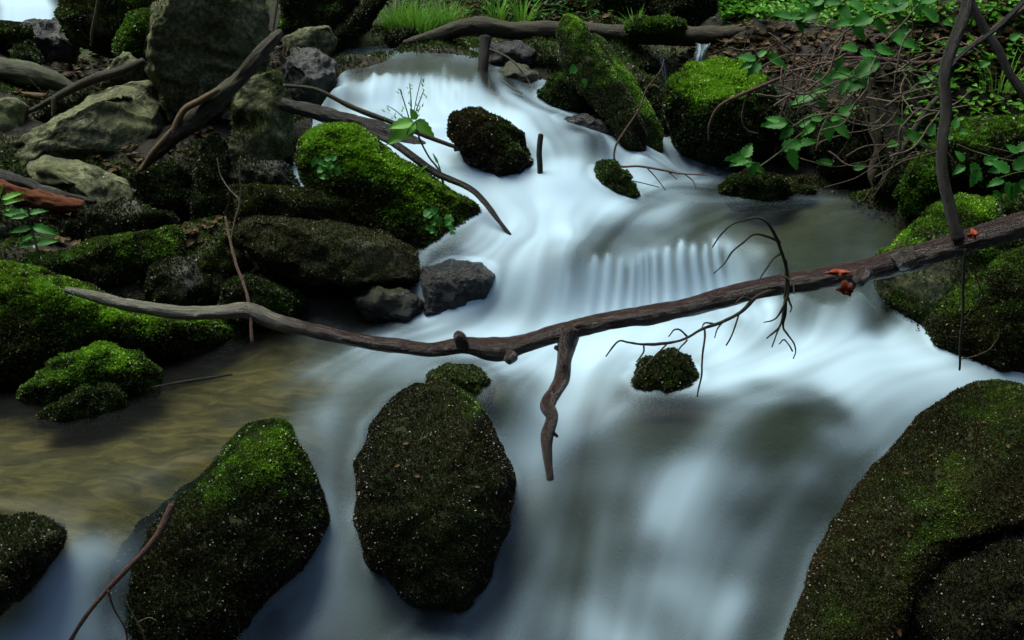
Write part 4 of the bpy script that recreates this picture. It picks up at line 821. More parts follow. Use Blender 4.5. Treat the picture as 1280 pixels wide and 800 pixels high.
limb('splinter', 'ochre', Ys([(176,214,5),(190,192,8),(206,174,8),(214,162,3)], 4.42, 4.45), parent=dead, sides=8, bump=.2)
cb = empty('dead_branch', atY(36, 140, 5.2)); tag(cb, 'curved brown dead branch above the wide pale boulder', 'branch')
limb('branch_wood', 'greybark', Ys([(32,142,5),(66,124,8),(90,111,10),(120,98,12),(150,89,12),(180,76,8)], 5.15, 5.3), parent=cb, sides=14, per=10, bump=.14)
limb('side_limb', 'greybark', Ys([(67,123,6),(67,135,6),(66,147,4)], 5.15, 5.12), parent=cb, sides=8, bump=.15)
rw = empty('rotten_wood', atY(0, 230, 4.25)); tag(rw, 'broken slab of rotten orange wood at the left edge below the grey slab', 'log')
limb('dark_crust', 'blackwood', Ys([(-40,214,20),(0,224,18),(40,236,15),(80,246,12),(120,252,6)], 4.3, 4.28), parent=rw, sides=20, per=12, bump=.25, groove=.25)
limb('orange_core', 'rot', Ys([(-40,232,26),(0,238,26),(35,247,24),(70,255,22),(104,258,13)], 4.24, 4.22), parent=rw, sides=30, per=20, bump=.35, groove=.35)

# fallen sticks
limb('stick', 'greybark', Ys([(354,107,4.5),(395,112,5.5),(440,134,6.5),(490,153,6.5),(540,173,6),(598,194,4)], 4.55, 4.45), 'long thin straight stick reaching out over the chute to the brown oval rock', 'stick', sides=9, bump=.12)
limb('stick', 'greybark', Ys([(568,187,5),(585,184,6),(606,179,6)], 4.46, 4.44), 'short grey stick end lying on the brown oval rock', 'stick', sides=9, bump=.2)
limb('stick', 'blackwood', Ys([(440,158,9),(480,172,10),(508,190,9),(545,216,9),(585,234,8),(605,252,7),(622,274,6),(648,307,4)], 4.5, 4.02), 'curved dark stick lying down the back of the bright sloping boulder', 'stick', sides=12, per=10, bump=.18)
limb('stick', 'blackwood', Ys([(676,168,7),(674,190,8),(675,210,8),(674,240,8)], 4.42, 4.38), 'short black stick standing upright in the white chute', 'stick', sides=10, bump=.12)
limb('stick', 'blackwood', [(190,484,2.98,2.5),(230,477,3.05,4),(290,468,3.15,3)], 'thin dark stick floating on the brown pool', 'stick', sides=8)
tw = empty('red_twig', atY(90, 797, 2.38)); tag(tw, 'red-brown twig lying up the face of the block-shaped boulder', 'twig')
limb('twig_stem', 'redtwig', Ys([(80,815,5),(104,775,5.5),(130,742,6),(158,712,7),(180,690,7),(198,668,9),(208,648,11),(215,630,8)], 2.30, 2.42), parent=tw, sides=10, per=8, bump=.14)
limb('side_shoot', 'redtwig', Ys([(135,738,3),(142,760,2.4),(156,785,2.4),(160,805,2)], 2.31, 2.30), parent=tw, sides=7)
fk = empty('pale_twig', atY(182, 800, 2.36)); tag(fk, 'thin pale forked twig near the foot of the block-shaped boulder', 'twig')
limb('twig_stem', 'twig', Ys([(186,812,2),(178,790,2.2),(168,772,2),(156,752,1.6),(152,742,1.2)], 2.30, 2.31), parent=fk, sides=6, wob=.004)
limb('side_shoot', 'twig', Ys([(172,778,1.6),(186,772,1.4),(196,776,1)], 2.30, 2.30), parent=fk, sides=6)
tl = empty('bare_twig', atY(314, 423, 3.3)); tag(tl, 'pale bare upright twig standing in front of the narrow slab, crossing the branch', 'twig')
limb('twig_stem', 'redtwig', Ys([(315,428,4.5),(312,385,4),(304,352,4),(295,328,3.6),(287,298,3.2),(281,271,2.6)], 3.3, 3.7), parent=tl, sides=8, wob=.004)
limb('side_shoot', 'twig', Ys([(289,300,3),(294,275,2.6),(300,252,2.5),(287,237,2),(277,222,1.8),(271,198,1.4)], 3.7, 3.8), parent=tl, sides=7, wob=.005)
limb('side_shoot', 'twig', Ys([(299,254,2.4),(301,236,2),(299,220,2),(301,195,1.4)], 3.78, 3.8), parent=tl, sides=7, wob=.004)
# dark saplings on the right
sp = empty('sapling', atY(1197, 302, 3.05)); tag(sp, 'dark bare sapling stem dropping straight down onto the branch at right', 'sapling')
limb('trunk', 'blackwood', Ys([(1224,-60,13),(1212,-10,13),(1204,22,14),(1190,60,15),(1181,92,14),(1183,140,13),(1178,175,13),(1178,215,13),(1187,258,14),(1198,300,15)], 3.35, 3.02), parent=sp, sides=14, per=10, bump=.1)
limb('side_limb', 'blackwood', Ys([(1183,90,6),(1195,75,6),(1215,58,6),(1240,40,6),(1262,20,7),(1290,-10,8)], 3.3, 3.5), parent=sp, sides=10, per=8, bump=.12)
limb('side_limb', 'blackwood', Ys([(1180,205,5),(1170,190,3),(1150,178,2)], 3.15, 3.2), parent=sp, sides=7)
limb('sapling', 'blackwood', Ys([(1200,-40,11),(1212,0,10),(1232,38,11),(1248,62,11),(1262,92,11),(1284,124,12),(1320,190,12)], 3.7, 3.55), 'second dark sapling stem slanting down to the right edge', 'sapling', sides=12, per=10, bump=.1)
ar = empty('arching_branch', atY(1290, 5, 4.5)); tag(ar, 'thin arching brown branch drooping left over the bright green boulder', 'branch')
limb('branch_wood', 'redtwig', Ys([(1300,0,8),(1258,24,8),(1224,51,7),(1180,74,6.5),(1143,79,6),(1089,73,5.5),(1028,76,5),(970,100,5),(932,116,5),(900,132,4.5),(887,156,3.5),(886,176,2)], 4.6, 4.75), parent=ar, sides=9, per=8, bump=.15)
for q in ([(941,113,3),(931,128,2.6),(928,150,2.4),(934,163,2),(948,167,1.5)], [(998,90,4),(990,112,4),(980,132,3),(972,154,2)], [(936,116,3),(932,124,2.4),(929,134,2)], [(1078,74,3),(1070,98,3),(1058,118,2),(1052,135,1.5)]):
    limb('side_shoot', 'redtwig', Ys(q, 4.72, 4.7), parent=ar, sides=7, bump=.15)
cw = empty('bare_twig', atY(870, 222, 4.55)); tag(cw, 'thin wiry dark twig hooked over the foot of the leaning log into the foam', 'twig')
limb('twig_stem', 'redtwig', Ys([(830,74,1.6),(826,88,2),(808,112,2.2),(800,135,2.4),(780,165,2.8),(770,182,3),(768,198,3),(776,208,3),(800,208,2.6),(830,213,2.6),(850,217,2.2),(885,219,1.6)], 4.75, 4.5), parent=cw, sides=7, per=8)
for q in ([(808,209,2),(820,222,1.6),(832,238,1.2)], [(835,214,2),(846,224,1.5)], [(806,110,1.8),(816,106,1.6),(824,110,1.2)], [(780,224,1.4),(800,228,1.5),(824,234,1.2)], [(855,217,1.8),(866,226,1.4),(870,236,1)]):
    limb('side_shoot', 'redtwig', Ys(q, 4.55, 4.5), parent=cw, sides=6)
limb('bare_twig', 'twig', Ys([(612,61,2),(635,72,2.4),(654,91,2.4),(664,108,2.4),(674,122,2)], 5.4, 5.3), 'pale curved twig over the dark gap right of the upper falls', 'twig', sides=7)
limb('bare_twig', 'twig', Ys([(629,101,2),(640,110,2),(653,117,1.6)], 5.2, 5.15), 'tiny pale twig at the right side of the upper falls', 'twig', sides=6)
ht = empty('hanging_twig', atY(1205, 318, 3.0)); tag(ht, 'thin red twig with a looped shoot hanging below the branch at right', 'twig')
limb('twig_stem', 'redtwig', Ys([(1206,312,3),(1204,345,3.4),(1203,390,3.6),(1201,425,3.4),(1199,462,2.6)], 3.0, 3.15), parent=ht, sides=7, wob=.004)
limb('side_shoot', 'redtwig', Ys([(1213,312,2),(1218,335,2),(1222,352,2),(1236,388,2),(1250,412,2),(1240,434,1.8),(1222,444,1.6),(1201,449,1.5)], 3.0, 3.12), parent=ht, sides=6)
limb('side_shoot', 'redtwig', Ys([(1222,350,1.6),(1210,358,1.4),(1196,362,1.2)], 3.05, 3.05), parent=ht, sides=6)
limb('side_shoot', 'redtwig', Ys([(1203,402,1.8),(1214,388,1.6),(1226,370,1.2)], 3.1, 3.05), parent=ht, sides=6)
limb('gnarled_stem', 'greybark', Ys([(1088,118,9),(1092,140,10),(1095,165,11),(1097,188,10),(1090,208,10),(1090,222,10),(1098,242,8)], 4.7, 4.5), 'short gnarled yellow-brown stem standing at the back of the right pool', 'stem', sides=12, per=8, bump=.2)
limb('gnarled_stem', 'greybark', Ys([(1180,114,6),(1160,135,7),(1146,156,7),(1130,182,7),(1112,206,6)], 4.7, 4.5), 'thin grey stem leaning left beside the gnarled yellow-brown stem', 'stem', sides=10, per=8, bump=.15)
# small shoots before the back boulder
for lb, mt, q, ys in (('pale slim shoot standing before the broad mossy back boulder', 'twig', [(114,58,3.4),(115,40,3.6),(119,20,4),(124,-10,4)], (5.8, 5.7)),
    ('dark slim shoot slanting left of the pale shoot', 'blackwood', [(118,58,2),(104,42,2.2),(95,22,2.2),(88,-10,2)], (5.8, 5.7)),
    ('dark thin curved shoot before the yellow-green boulder', 'blackwood', [(180,70,2),(183,45,2),(192,22,2),(208,-8,2)], (5.55, 5.45)),
    ('pale thin shoot rising beside the right edge of the huge boulder', 'twig', [(340,46,3),(343,28,3),(346,8,3),(350,-15,2.6)], (4.9, 4.9)),
    ('short broken dark twig under the cross log left of the post', 'twig', [(518,48,1.5),(523,56,1.6),(530,66,1.4)], (5.9, 5.9))):
    limb('slim_shoot' if 'shoot' in lb else 'bare_twig', mt, Ys(q, *ys), lb, 'twig', sides=7, wob=.004)
# tangle of dry twigs on the right bank
rn = random.Random(11)
for k in range(95):
    x = rn.uniform(985, 1195); v = rn.uniform(62, 232) if x > 1040 else rn.uniform(70, 130)
    if x > 1120: v = min(v, 205)
    an = rn.choice([rn.gauss(0, 35), rn.gauss(90, 28), rn.gauss(-40, 20), rn.gauss(0, 12)]); L = rn.uniform(35, 115)
    cx_, sx_ = math.cos(R(an)), math.sin(R(an)); Yk = rn.uniform(4.0, 4.6); cv = rn.uniform(-14, 14)
    w = rn.uniform(1.2, 3.0)
    q = [(x - cx_ * L / 2, v - sx_ * L / 2, w), (x - cx_ * L / 6 - sx_ * cv, v - sx_ * L / 6 + cx_ * cv, w * .9), (x + cx_ * L / 5 - sx_ * cv * .6, v + sx_ * L / 5 + cx_ * cv * .6, w * .8), (x + cx_ * L / 2, v + sx_ * L / 2, w * .5)]
    limb('dry_twig', rn.choice(['twig', 'twig', 'twig', 'redtwig']), Ys(q, Yk, Yk + rn.uniform(-.2, .2)), 'one dry bent twig in the pale tangle on the right bank', 'twig', 'dry twigs tangled on the right bank', sides=6, per=5, wob=.012)
for k in range(26):
    x = rn.choice([rn.uniform(30, 170), rn.uniform(880, 1000), rn.uniform(1200, 1300)]); v = rn.uniform(62, 130) if x < 400 else (rn.uniform(50, 85) if x < 1100 else rn.uniform(130, 190))
    g = hit(x, v); an = rn.gauss(0, 40); L = rn.uniform(20, 70); w = rn.uniform(1.0, 2.4); Yk = max(4.0, g[1] - .12)
    if x > 1190: Yk = 4.15
    cx_, sx_ = math.cos(R(an)), math.sin(R(an))
    q = [(x - cx_ * L / 2, v - sx_ * L / 2, w), (x, v - rn.uniform(-5, 5), w * .9), (x + cx_ * L / 2, v + sx_ * L / 2, w * .6)]
    reg = 'left bank beside the logs' if x < 400 else ('leaf litter under the cross log' if x < 1100 else 'moss at the right edge')
    limb('dry_twig', rn.choice(['twig', 'redtwig', 'greybark']), Ys(q, Yk, Yk), 'small dry twig scattered on the ' + reg, 'twig', 'dry twigs on the ' + reg, sides=6, per=5, wob=.01)

# leaning mossy logs
rock('mossy_log', 'leaning mossy log with a blunt pointed top, front one of the pair', [(696,36),(706,17),(722,21),(740,46),(766,86),(792,128),(808,168),(804,200),(782,190),(752,148),(722,112),(702,78)], 5.15, .16, mat='dark', moss=1, tint=.28, bright=B(.45, 0, 0, 1), facets=4, box=.6, lean=.5, amp=.010, clump=.003, patch=[(712,32,20,.5),(728,58,16,.35),(762,100,16,.3),(748,76,12,.3)], dens=130000, size=.005, cat='log', lod=7)
rock('mossy_log', 'second leaning mossy log close behind the first, green along its edge', [(736,44),(752,46),(782,88),(812,130),(828,166),(826,196),(806,204),(786,160),(758,110),(738,74)], 5.28, .13, mat='dark', moss=1, tint=.36, bright=B(.3, .4, 0, 1), facets=4, box=.6, lean=.5, amp=.010, clump=.003, patch=[(780,95,22,.35),(805,130,18,.4)], dens=120000, size=.005, cat='log', lod=6)
rock('moss_cushion', 'flat bright moss cushion growing on top of the cross log', [(782,34),(800,26),(835,21),(856,30),(856,38),(800,40)], 5.85, .07, mat='dark', moss=1, tint=.55, facets=0, dens=60000, size=.01, cat='moss', lod=5)
rock('mossy_root', 'bent dark mossy root left of the grass tuft', [(395,60),(420,40),(450,12),(470,-10),(490,-8),(470,20),(445,48),(415,66)], 6.2, .08, mat='dark', moss=.8, tint=.25, facets=1, dens=30000, size=.01, cat='root', lod=5)
# ------------------------------------------------------------------ leaves and small plants
def leaf_geo(tip_dir, nrm, base, L, Wd, teeth=.12, st=11, fold=.18, droop=.25):
    d = np.asarray(tip_dir, float); d /= np.linalg.norm(d)
    n = np.asarray(nrm, float); n = n - d * (n @ d); n /= np.linalg.norm(n) + 1e-9; s = np.cross(d, n)
    V = []; cols = (-1, -.5, 0, .5, 1)
    for i in range(st):
        q = i / (st - 1); w = Wd * math.sin(math.pi * min(1, q ** .62)) ** .85 * .5 if 0 < q < 1 else 0.0
        w *= 1 + (teeth if i % 2 else -teeth)
        for c in cols:
            z = abs(c) * fold * Wd * .5 - droop * L * q * q + (.018 * L if i % 2 else -.018 * L) * abs(c)
            V.append(base + d * L * (q + (.04 * abs(c) if i % 2 else 0)) + s * w * c + n * z)
    Fq = [(i * 5 + j, i * 5 + j + 1, (i + 1) * 5 + j + 1, (i + 1) * 5 + j) for i in range(st - 1) for j in range(4)]
    return np.array(V), np.array(Fq)
class Leaves:
    def __init__(s): s.V = []; s.F = []; s.r = []; s.n = 0
    def add(s, *a, **k):
        V, Fq = leaf_geo(*a, **k); s.V.append(V); s.F.append(Fq + s.n); s.n += len(V); s.r.append(np.full(len(V), rn.random()))
    def build(s, name, mat, parent=None, base=None):
        return mk(name, np.vstack(s.V), np.vstack(s.F), M[mat], parent=parent, base=base, attrs={'rnd': np.concatenate(s.r)})
def screen_dir(ang, tilt=0.0):
    """direction with picture angle ang (0 = right, 90 = up), tipped towards the viewer by tilt"""
    a = R(ang); up = np.array([0, SP, CP]); fw = np.array([0, CP, -SP])
    return np.array([1.0, 0, 0]) * math.cos(a) + up * math.sin(a) - fw * tilt
def plant(name, label, cat, stems, leaves, Y, mat='leaf', group=None, teeth=.12, ratio=.62, face=.75, stemmat='stem'):
    """stems: lists of (px, v, w); leaves: (px, v of the leaf's base, angle of its tip, length px)"""
    b = empty(name, atY(stems[0][0][0], stems[0][0][1], Y)); tag(b, label, cat, group)
    for s in stems: limb('stem', stemmat, Ys(s, Y, Y), parent=b, sides=6, per=6, bump=.05)
    lv = Leaves()
    for (x, v, an, L) in leaves:
        y = Y - .02 + rn.uniform(-.03, .03); sc = y / ray(x, v)[1] / F
        n = np.array([rn.uniform(-.35, .35), -face + rn.uniform(-.2, .2), 1.0])
        q = rn.uniform(.8, 1.3)
        lv.add(screen_dir(an + rn.uniform(-15, 15), rn.uniform(-.2, .45)), n, atY(x, v, y), L * sc * q, L * sc * ratio * q * rn.uniform(.85, 1.1), teeth, droop=rn.uniform(.1, .45), fold=rn.uniform(.1, .5))
    lv.build('leaves', mat, parent=b)
    return b
plant('leafy_sprig', 'bright green three-leaved sprig leaning over the upper chute', 'plant', [[(556,238,2),(548,212,2.4),(536,196,2.4),(524,172,2.4),(520,152,2)]],
      [(518,152,-12,34),(520,150,120,16),(520,154,-145,40),(517,153,-160,34),(519,156,-115,22)], 4.35, 'leaf2', teeth=.05, ratio=.6)
plant('seedling', 'small seedling with long narrow leaves on the dark curved stick', 'plant', [[(556,236,2),(553,222,2),(548,205,2)]],
      [(552,222,-150,26),(556,226,-20,22),(548,205,110,16),(536,206,-160,16)], 4.3, 'leaf2', teeth=.03, ratio=.22)
st = [[(512,150,1.6),(506,130,1.4),(500,112,1.2)],[(514,150,1.6),(514,128,1.4),(512,104,1)],[(516,150,1.6),(524,128,1.4),(530,112,1)],[(510,152,1.4),(494,138,1.2),(484,132,1)],[(516,150,1.4),(520,126,1.2),(526,100,1)]]
plant('seed_grass', 'fine seeding grass stalks standing behind the three-leaved sprig', 'grass', st,
      [(a + rn.uniform(-4, 4), b + rn.uniform(0, 18), rn.uniform(50, 140), 5) for s in st for (a, b, _) in s[1:] for _ in range(4)], 4.4, 'leaf2', ratio=.3)
plant('leafy_sprig', 'upright sprig with paired leaves over the slab on the left', 'plant', [[(49,322,2.2),(44,300,2.2),(39,285,2),(35,268,2)]],
      [(36,270,165,28),(37,268,25,24),(34,268,120,14),(34,270,-160,18),(40,286,195,28),(41,284,5,30),(42,296,180,14),(43,296,0,10),(45,305,200,28),(46,304,-5,26),(49,316,-60,18)], 3.92, 'leaf', teeth=.1, ratio=.42)
plant('leafy_sprig', 'bright fern-like sprig behind the paired-leaf sprig at the left edge', 'plant', [[(8,268,2),(4,256,2),(0,246,2)]],
      [(2,250,30,24),(0,246,150,22),(4,256,10,24),(6,262,-10,20),(0,246,80,18)], 3.98, 'leaf2', ratio=.35)
plant('clover', 'little round-leaved clover on the flank of the bright sloping boulder', 'plant', [[(552,292,1.2),(548,282,1.2),(545,274,1)]],
      [(540 + rn.uniform(-14, 24), 276 + rn.uniform(-14, 16), rn.uniform(0, 360), 9) for _ in range(17)], 4.02, 'leaf', teeth=0, ratio=.95)
plant('clover', 'small patch of light leaves on the upper left of the bright sloping boulder', 'plant', [[(405,208,1),(402,203,1)]],
      [(405 + rn.uniform(-16, 20), 200 + rn.uniform(-16, 22), rn.uniform(0, 360), 9) for _ in range(16)], 4.03, 'leaf', teeth=0, ratio=.8)
plant('ivy_sprig', 'two pale heart leaves on the face of the leaning mossy log', 'plant', [[(722,96,1),(718,90,1)]], [(717,92,80,10),(729,98,-60,11)], 4.9, 'leaf', teeth=0, ratio=.9)
# brambles (photo pixels of the leaf bases)
BR = [
 ('bramble with broad toothed leaves hanging in the middle of the right bank', [[(1148,5,2.6),(1128,30,2.4),(1105,52,2.4),(1075,80,2.2),(1050,105,2),(1020,128,2),(1000,140,1.6)]],
  [(1072,62,170,28),(1074,66,-10,24),(1092,62,10,36),(1114,52,25,30),(1115,48,-10,36),(1100,78,-150,36),(1085,92,-160,38),(1062,92,180,32),(1058,100,-120,26),(1040,108,150,26),(1036,110,-160,28),(1022,118,180,30),(1024,120,-60,16),(1078,85,40,26),(1052,68,-95,20)], 4.3),
 ('bramble with two hanging dark leaves above the low pool rocks', [[(950,208,2),(975,190,2),(1000,168,2),(1030,148,2),(1060,120,1.8)]],
  [(1028,150,160,26),(1034,152,-75,26),(1038,150,20,26),(1048,145,30,24),(1020,158,-140,22),(1042,152,-40,34),(985,186,-60,30),(978,190,20,34),(1000,180,10,22)], 4.4),
 ('low bramble shoot behind the low mossy pool rock', [[(950,215,2),(940,205,2),(932,198,1.6)]], [(938,202,165,26),(935,200,-170,22),(940,205,-30,22),(942,206,-110,18),(930,198,60,18),(945,212,150,22)], 4.55),
 ('pair of lit leaves left of the dark hollow over the bright boulder', [[(975,135,1.6),(985,150,1.6),(998,160,1.4)]], [(985,155,190,30),(990,158,-120,26),(975,152,170,24),(998,158,30,22)], 4.4),
 ('leafy shoot above the bright green boulder under the cross log', [[(962,60,1.6),(952,72,1.6),(945,80,1.4)]], [(945,75,160,22),(950,78,-140,26),(958,70,-30,24),(948,72,60,18),(940,80,190,22)], 5.0),
 ('round-leaved shoot beside the dark sapling at the right', [[(1196,180,1.4),(1220,190,1.6),(1260,200,1.8),(1300,205,2)]],
  [(1192,160,60,16),(1196,165,-20,16),(1190,170,200,16),(1204,202,130,16),(1212,206,-40,22),(1206,208,-150,18),(1222,212,-120,20),(1230,206,40,20),(1250,212,-160,18)], 3.7),
 ('bright cluster of round leaves at the right edge above the branch', [[(1300,215,2),(1275,215,1.8),(1250,222,1.6)]],
  [(1254,225,200,26),(1256,228,-60,26),(1262,215,160,26),(1266,212,30,24),(1272,230,-30,30),(1270,228,-100,26),(1272,192,150,22),(1272,190,40,24),(1276,195,-60,22),(1240,240,-30,20)], 3.65),
 ('upper bramble spray hanging from the top edge right of centre', [[(1160,-30,2.4),(1135,0,2.4),(1110,16,2.2),(1085,26,2),(1060,34,1.8)]],
  [(1110,16,150,30),(1112,14,-30,30),(1090,22,200,34),(1092,26,-20,30),(1135,2,-170,32),(1140,0,-40,30),(1066,30,170,30),(1068,34,-40,26),(1102,6,90,26),(1122,8,110,26),(1150,4,20,30),(1080,12,130,28)], 4.6),
 ('bramble spray along the top edge left of the hanging spray', [[(1080,-20,2),(1050,4,2),(1020,14,2),(995,20,1.6)]],
  [(1050,5,160,28),(1048,8,-60,24),(1030,12,150,28),(1026,14,-150,26),(1008,16,120,24),(1004,20,190,26),(990,22,160,24),(1060,0,40,24),(1014,10,60,22),(996,26,-60,20)], 4.9),
 ('loose bramble leaves over the fork of the two saplings', [[(1165,100,1.4),(1185,80,1.4),(1200,60,1.4)]], [(1170,28,120,24),(1176,30,10,22),(1196,32,60,20),(1168,95,-150,20),(1192,70,40,20),(1236,78,200,20),(1262,50,30,20)], 4.3),
 ('small green leaves around the gnarled stems', [[(1120,180,1.4),(1130,160,1.4)]], [(1128,160,120,18),(1132,166,-20,20),(1122,178,200,16),(1160,170,60,18),(1040,205,160,20),(1066,212,20,18)], 4.35),
]
for lb, stems, lvs, Y in BR: plant('bramble', lb, 'bramble', stems, lvs, Y)

# grass tufts
def tuft(label, px, v, n, L, spread, Y=None, w=1.6, lean=0.0):
    g = hit(px, v); 
    if Y: g = atY(px, v, Y)
    Vs, Fs, rs, k = [], [], [], 0
    for i in range(n):
        a = rn.uniform(0, 2 * math.pi); r0 = rn.random() ** .5 * spread * .45
        b = g + [math.cos(a) * r0, math.sin(a) * r0 * .5, -.02]
        out = np.array([math.cos(a) + lean, math.sin(a) * .7, 0]) * rn.uniform(.2, 1.0); ln = L * rn.uniform(.55, 1.15); wd = w * .001 * rn.uniform(.8, 1.6)
        sd_ = np.cross(out, (0, 0, 1)); sd_ /= np.linalg.norm(sd_) + 1e-9
        for q in np.linspace(0, 1, 8):
            c = b + np.array([0, 0, ln]) * (q - .55 * q * q * np.linalg.norm(out)) + out * ln * q * q * .75
            ww = wd * (1 - q ** 2.2) + .0002; Vs += [c - sd_ * ww, c + sd_ * ww]; rs += [0, 0]
        rr_ = rn.random(); rs[-16:] = [rr_] * 16
        Fs += [(k + 2 * j, k + 2 * j + 1, k + 2 * j + 3, k + 2 * j + 2) for j in range(7)]; k += 16
    o = mk('grass_tuft', Vs, np.array(Fs), M['grass'], base=g, attrs={'rnd': rs}); tag(o, label, 'grass')
tuft('thick bright tuft of fine grass above the upper falls', 522, 44, 420, .26, .34, 6.35, 1.6)
tuft('left half of fine bright grass leaning toward the mossy root', 492, 38, 220, .24, .26, 6.45, 1.5, -.4)
tuft('fine bright grass trailing right behind the cross log end', 560, 34, 200, .22, .26, 6.4, 1.5, .3)
tuft('broad-bladed grass tuft behind the middle of the cross log', 622, 30, 34, .26, .12, 6.2, 4.5)
tuft('second broad-bladed grass tuft right of the first', 655, 30, 38, .25, .14, 6.2, 4.5, .3)
tuft('arching thin grass behind the mossy cushion on the log', 790, 34, 40, .16, .12, 6.1, 2.0, -.4)
tuft('thin dry grass hanging over the ledge behind the leaning logs', 785, 52, 60, .10, .16, 5.95, 1.6)
tuft('sparse grass blades at the right edge beside the pale slab', 1250, 110, 40, .2, .2, 4.9, 2.2, .2)

# ------------------------------------------------------------------ side falls
def fall(name, label, path, seed, streak=1.0, lo=.35):
    """path: (px left, px right, v, Y) rows from the lip down"""
    P = np.array(path, float); n = 26; m = 40
    q = np.linspace(0, len(P) - 1, n); rows = np.stack([np.interp(q, range(len(P)), P[:, k]) for k in range(4)], 1)
    u = np.linspace(0, 1, m); V = []; fo = []
    for i, (a, b, v, Y) in enumerate(rows):
        x = a + (b - a) * u; w = atY(x, v + 2.5 * np.sin(u * 3 + i * .2), Y + 0 * x)
        nz = noise(np.stack([u * m / 3.2, 0 * u + seed, 0 * u + i * .05], 1), seed)
        w[:, 1] -= .03 * np.sin(math.pi * u) + .012 * nz; V.append(w)
        fo.append(np.clip((lo + .45 * (nz * .5 + .5) + .35 * streak) * sstep(0, .3, u) * (1 - sstep(.7, 1, u)), 0, 1))
    V = np.vstack(V); ix = np.arange(n * m).reshape(n, m)
    Fq = np.stack([ix[1:, :-1].ravel(), ix[1:, 1:].ravel(), ix[:-1, 1:].ravel(), ix[:-1, :-1].ravel()], 1)
    o = mk(name, V, Fq, M['water'], attrs={'foam': np.concatenate(fo)}); tag(o, label, 'waterfall', kind='structure')
fall('waterfall', 'bright white waterfall in the far top left corner', [(-40,60,-40,7.9),(-30,70,-10,7.6),(-20,84,10,7.35),(-20,84,26,7.2)], 2, 1.3, .5)
fall('waterfall', 'tiny white trickle on the ledge above the bright green boulder', [(868,890,52,5.75),(868,888,60,5.7),(866,884,72,5.66),(864,882,84,5.64)], 5, .0, .2)
fall('waterfall', 'faint trickle in the dark gap right of the leaning logs', [(818,830,62,5.85),(820,834,74,5.8),(824,836,100,5.75),(822,836,130,5.7)], 7, -.4, .15)
fall('waterfall', 'faint trickle falling in the hollow right of the bright boulder', [(968,984,74,5.5),(970,984,100,5.45),(970,984,150,5.4)], 9, -.6, .1)

# ------------------------------------------------------------------ litter and ground plants
def scatter(name, label, n, zones, size, mat, ratio=.6, stand=.35, kind='stuff', lift=.0):
    lv = Leaves()
    for i in range(n):
        x0, x1, v0, v1 = rn.choice(zones); g = hit(rn.uniform(x0, x1), rn.uniform(v0, v1))
        if water_z(g[0], g[1]) > g[2] - .012: continue
        a = rn.uniform(0, 2 * math.pi); L = size * rn.uniform(.6, 1.4)
        lv.add((math.cos(a), math.sin(a), rn.uniform(-.1, stand)), (rn.uniform(-.4, .4), rn.uniform(-.6, .2), 1), g + [0, 0, rn.uniform(.003, .015) + lift * rn.random()], L, L * ratio, teeth=.05, st=5, droop=rn.uniform(-.2, .3), fold=.4)
    o = lv.build(name, mat); tag(o, label, 'leaves', kind=kind); return o
scatter('leaf_litter', 'brown dead leaves lying over the soil of both banks', 2600, [(850,1290,48,150),(900,1290,0,60),(850,1290,48,100),(20,190,60,140),(560,860,0,30),(60,280,150,340),(300,420,40,140)], .05, 'litter')
scatter('ground_plants', 'low green leaves covering the bank at the top right', 2200, [(900,1150,-5,30),(900,1150,-5,30),(1000,1290,0,40),(900,1000,0,30),(1130,1290,60,200)], .04, 'leaf2', .55, .8, lift=.06)
scatter('ground_plants', 'small dark green leaves scattered in the top centre bank', 500, [(560,900,-5,30),(600,900,0,30),(440,560,0,30)], .04, 'leaf', .5, .8, lift=.04)
gf = np.vstack([GF[:, [0, 1, 2]], GF[:, [0, 2, 3]]])
gm = sstep(-.15, .35, fbm(GV, 2.0, 4, 31)) * sstep(4.9, 5.6, GV[:, 1]) * (GV[:, 1] < 9) * (np.abs(GV[:, 0]) < 4.2) * (under < .2)
gm = np.maximum(gm, .9 * sstep(-.35, .1, fbm(GV, 3.0, 4, 44)) * (under < .2) * (np.abs(GV[:, 0]) < 3) * (GV[:, 1] > 2) * (GV[:, 1] < 5))
mo = moss_on(None, GV, gf, 16000, .014, gm, .42, 99, B(.1), .12, name='ground_moss')
tag(mo, 'patchy green moss growing over the soil of the banks', 'moss', kind='stuff')

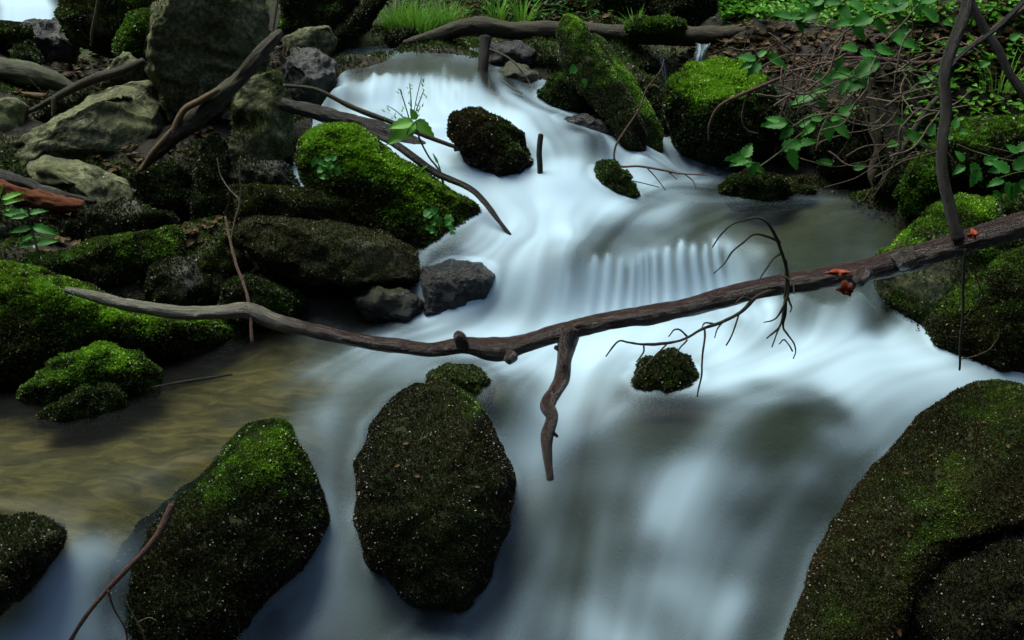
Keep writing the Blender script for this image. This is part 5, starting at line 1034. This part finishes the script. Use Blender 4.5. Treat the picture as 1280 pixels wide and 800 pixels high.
# ------------------------------------------------------------------ bits stuck on the moss
from mathutils.bvhtree import BVHTree
lv = Leaves()
for ri, n in ((0, 26), (1, 22), (3, 60), (20, 14), (19, 10), (26, 10)):
    P, Fc, N, o = ROCKS[ri]; tree = BVHTree.FromPolygons([tuple(p) for p in P], [tuple(map(int, f)) for f in Fc])
    lo, hi = o.min(0), o.max(0)
    for i in range(n):
        d = Vector(ray(rn.uniform(lo[0], min(hi[0], 1290)), rn.uniform(lo[1], min(hi[1], 810)))).normalized()
        h = tree.ray_cast(Vector((0, 0, 0)), d)
        if h[0] is None: continue
        nn = np.array(h[1]); tdir = np.cross(nn, np.array([rn.gauss(0, 1), rn.gauss(0, 1), rn.gauss(0, 1)])); L = rn.choice([.008, .012, .016, .024])
        lv.add(tdir + nn * .25, nn, np.array(h[0]) + nn * .006, L, L * rn.uniform(.15, .6), teeth=.05, st=5, fold=.5, droop=rn.uniform(-.3, .3))
tag(lv.build('leaf_bits', 'litter'), 'small bits of dead leaf stuck on the mossy boulders', 'leaves', kind='stuff')

# ------------------------------------------------------------------ water piles up and whitens at stone, with a painted shadow border outside
ring = []
for (P, Fc, N, o) in ROCKS:
    inb = (P[:, 0] > X0 + .05) & (P[:, 0] < X1 - .05) & (P[:, 1] > Y0 + .05) & (P[:, 1] < Y1 - .05)
    Q = P[inb]
    if len(Q) == 0: continue
    Q = Q[np.abs(Q[:, 2] - water_z(Q[:, 0], Q[:, 1])) < .012]; ring.append(Q[:, :2])
ring = np.vstack(ring); near = np.zeros(GX.shape)
ii = np.round((ring[:, 1] - Y0) / DX).astype(int); jj = np.round((ring[:, 0] - X0) / DX).astype(int); near[ii, jj] = 1
nb1 = blur(near, 1.6); nb1 = np.clip(nb1 / .22, 0, 1); nb2 = np.clip(blur(near, 5) / .10, 0, 1)
act = sstep(.08, .4, foam) * np.maximum(sstep(380, 440, wpx.reshape(GX.shape)), sstep(690, 720, wpv.reshape(GX.shape)))
f2 = np.clip(foam + act * (.05 * nb1 - .10 * nb2 * (1 - nb1)), 0, 1)  # wider band loses foam, a dark shadow border put into the water colour
z2 = WZ + act * (.006 * nb1)
me = water.data; me.attributes['foam'].data.foreach_set('value', f2.ravel()[WATER_USED].astype(np.float32))
co = np.stack([GX.ravel(), GY.ravel(), z2.ravel()], 1)[WATER_USED].astype(np.float32); me.vertices.foreach_set('co', co.ravel()); me.update()
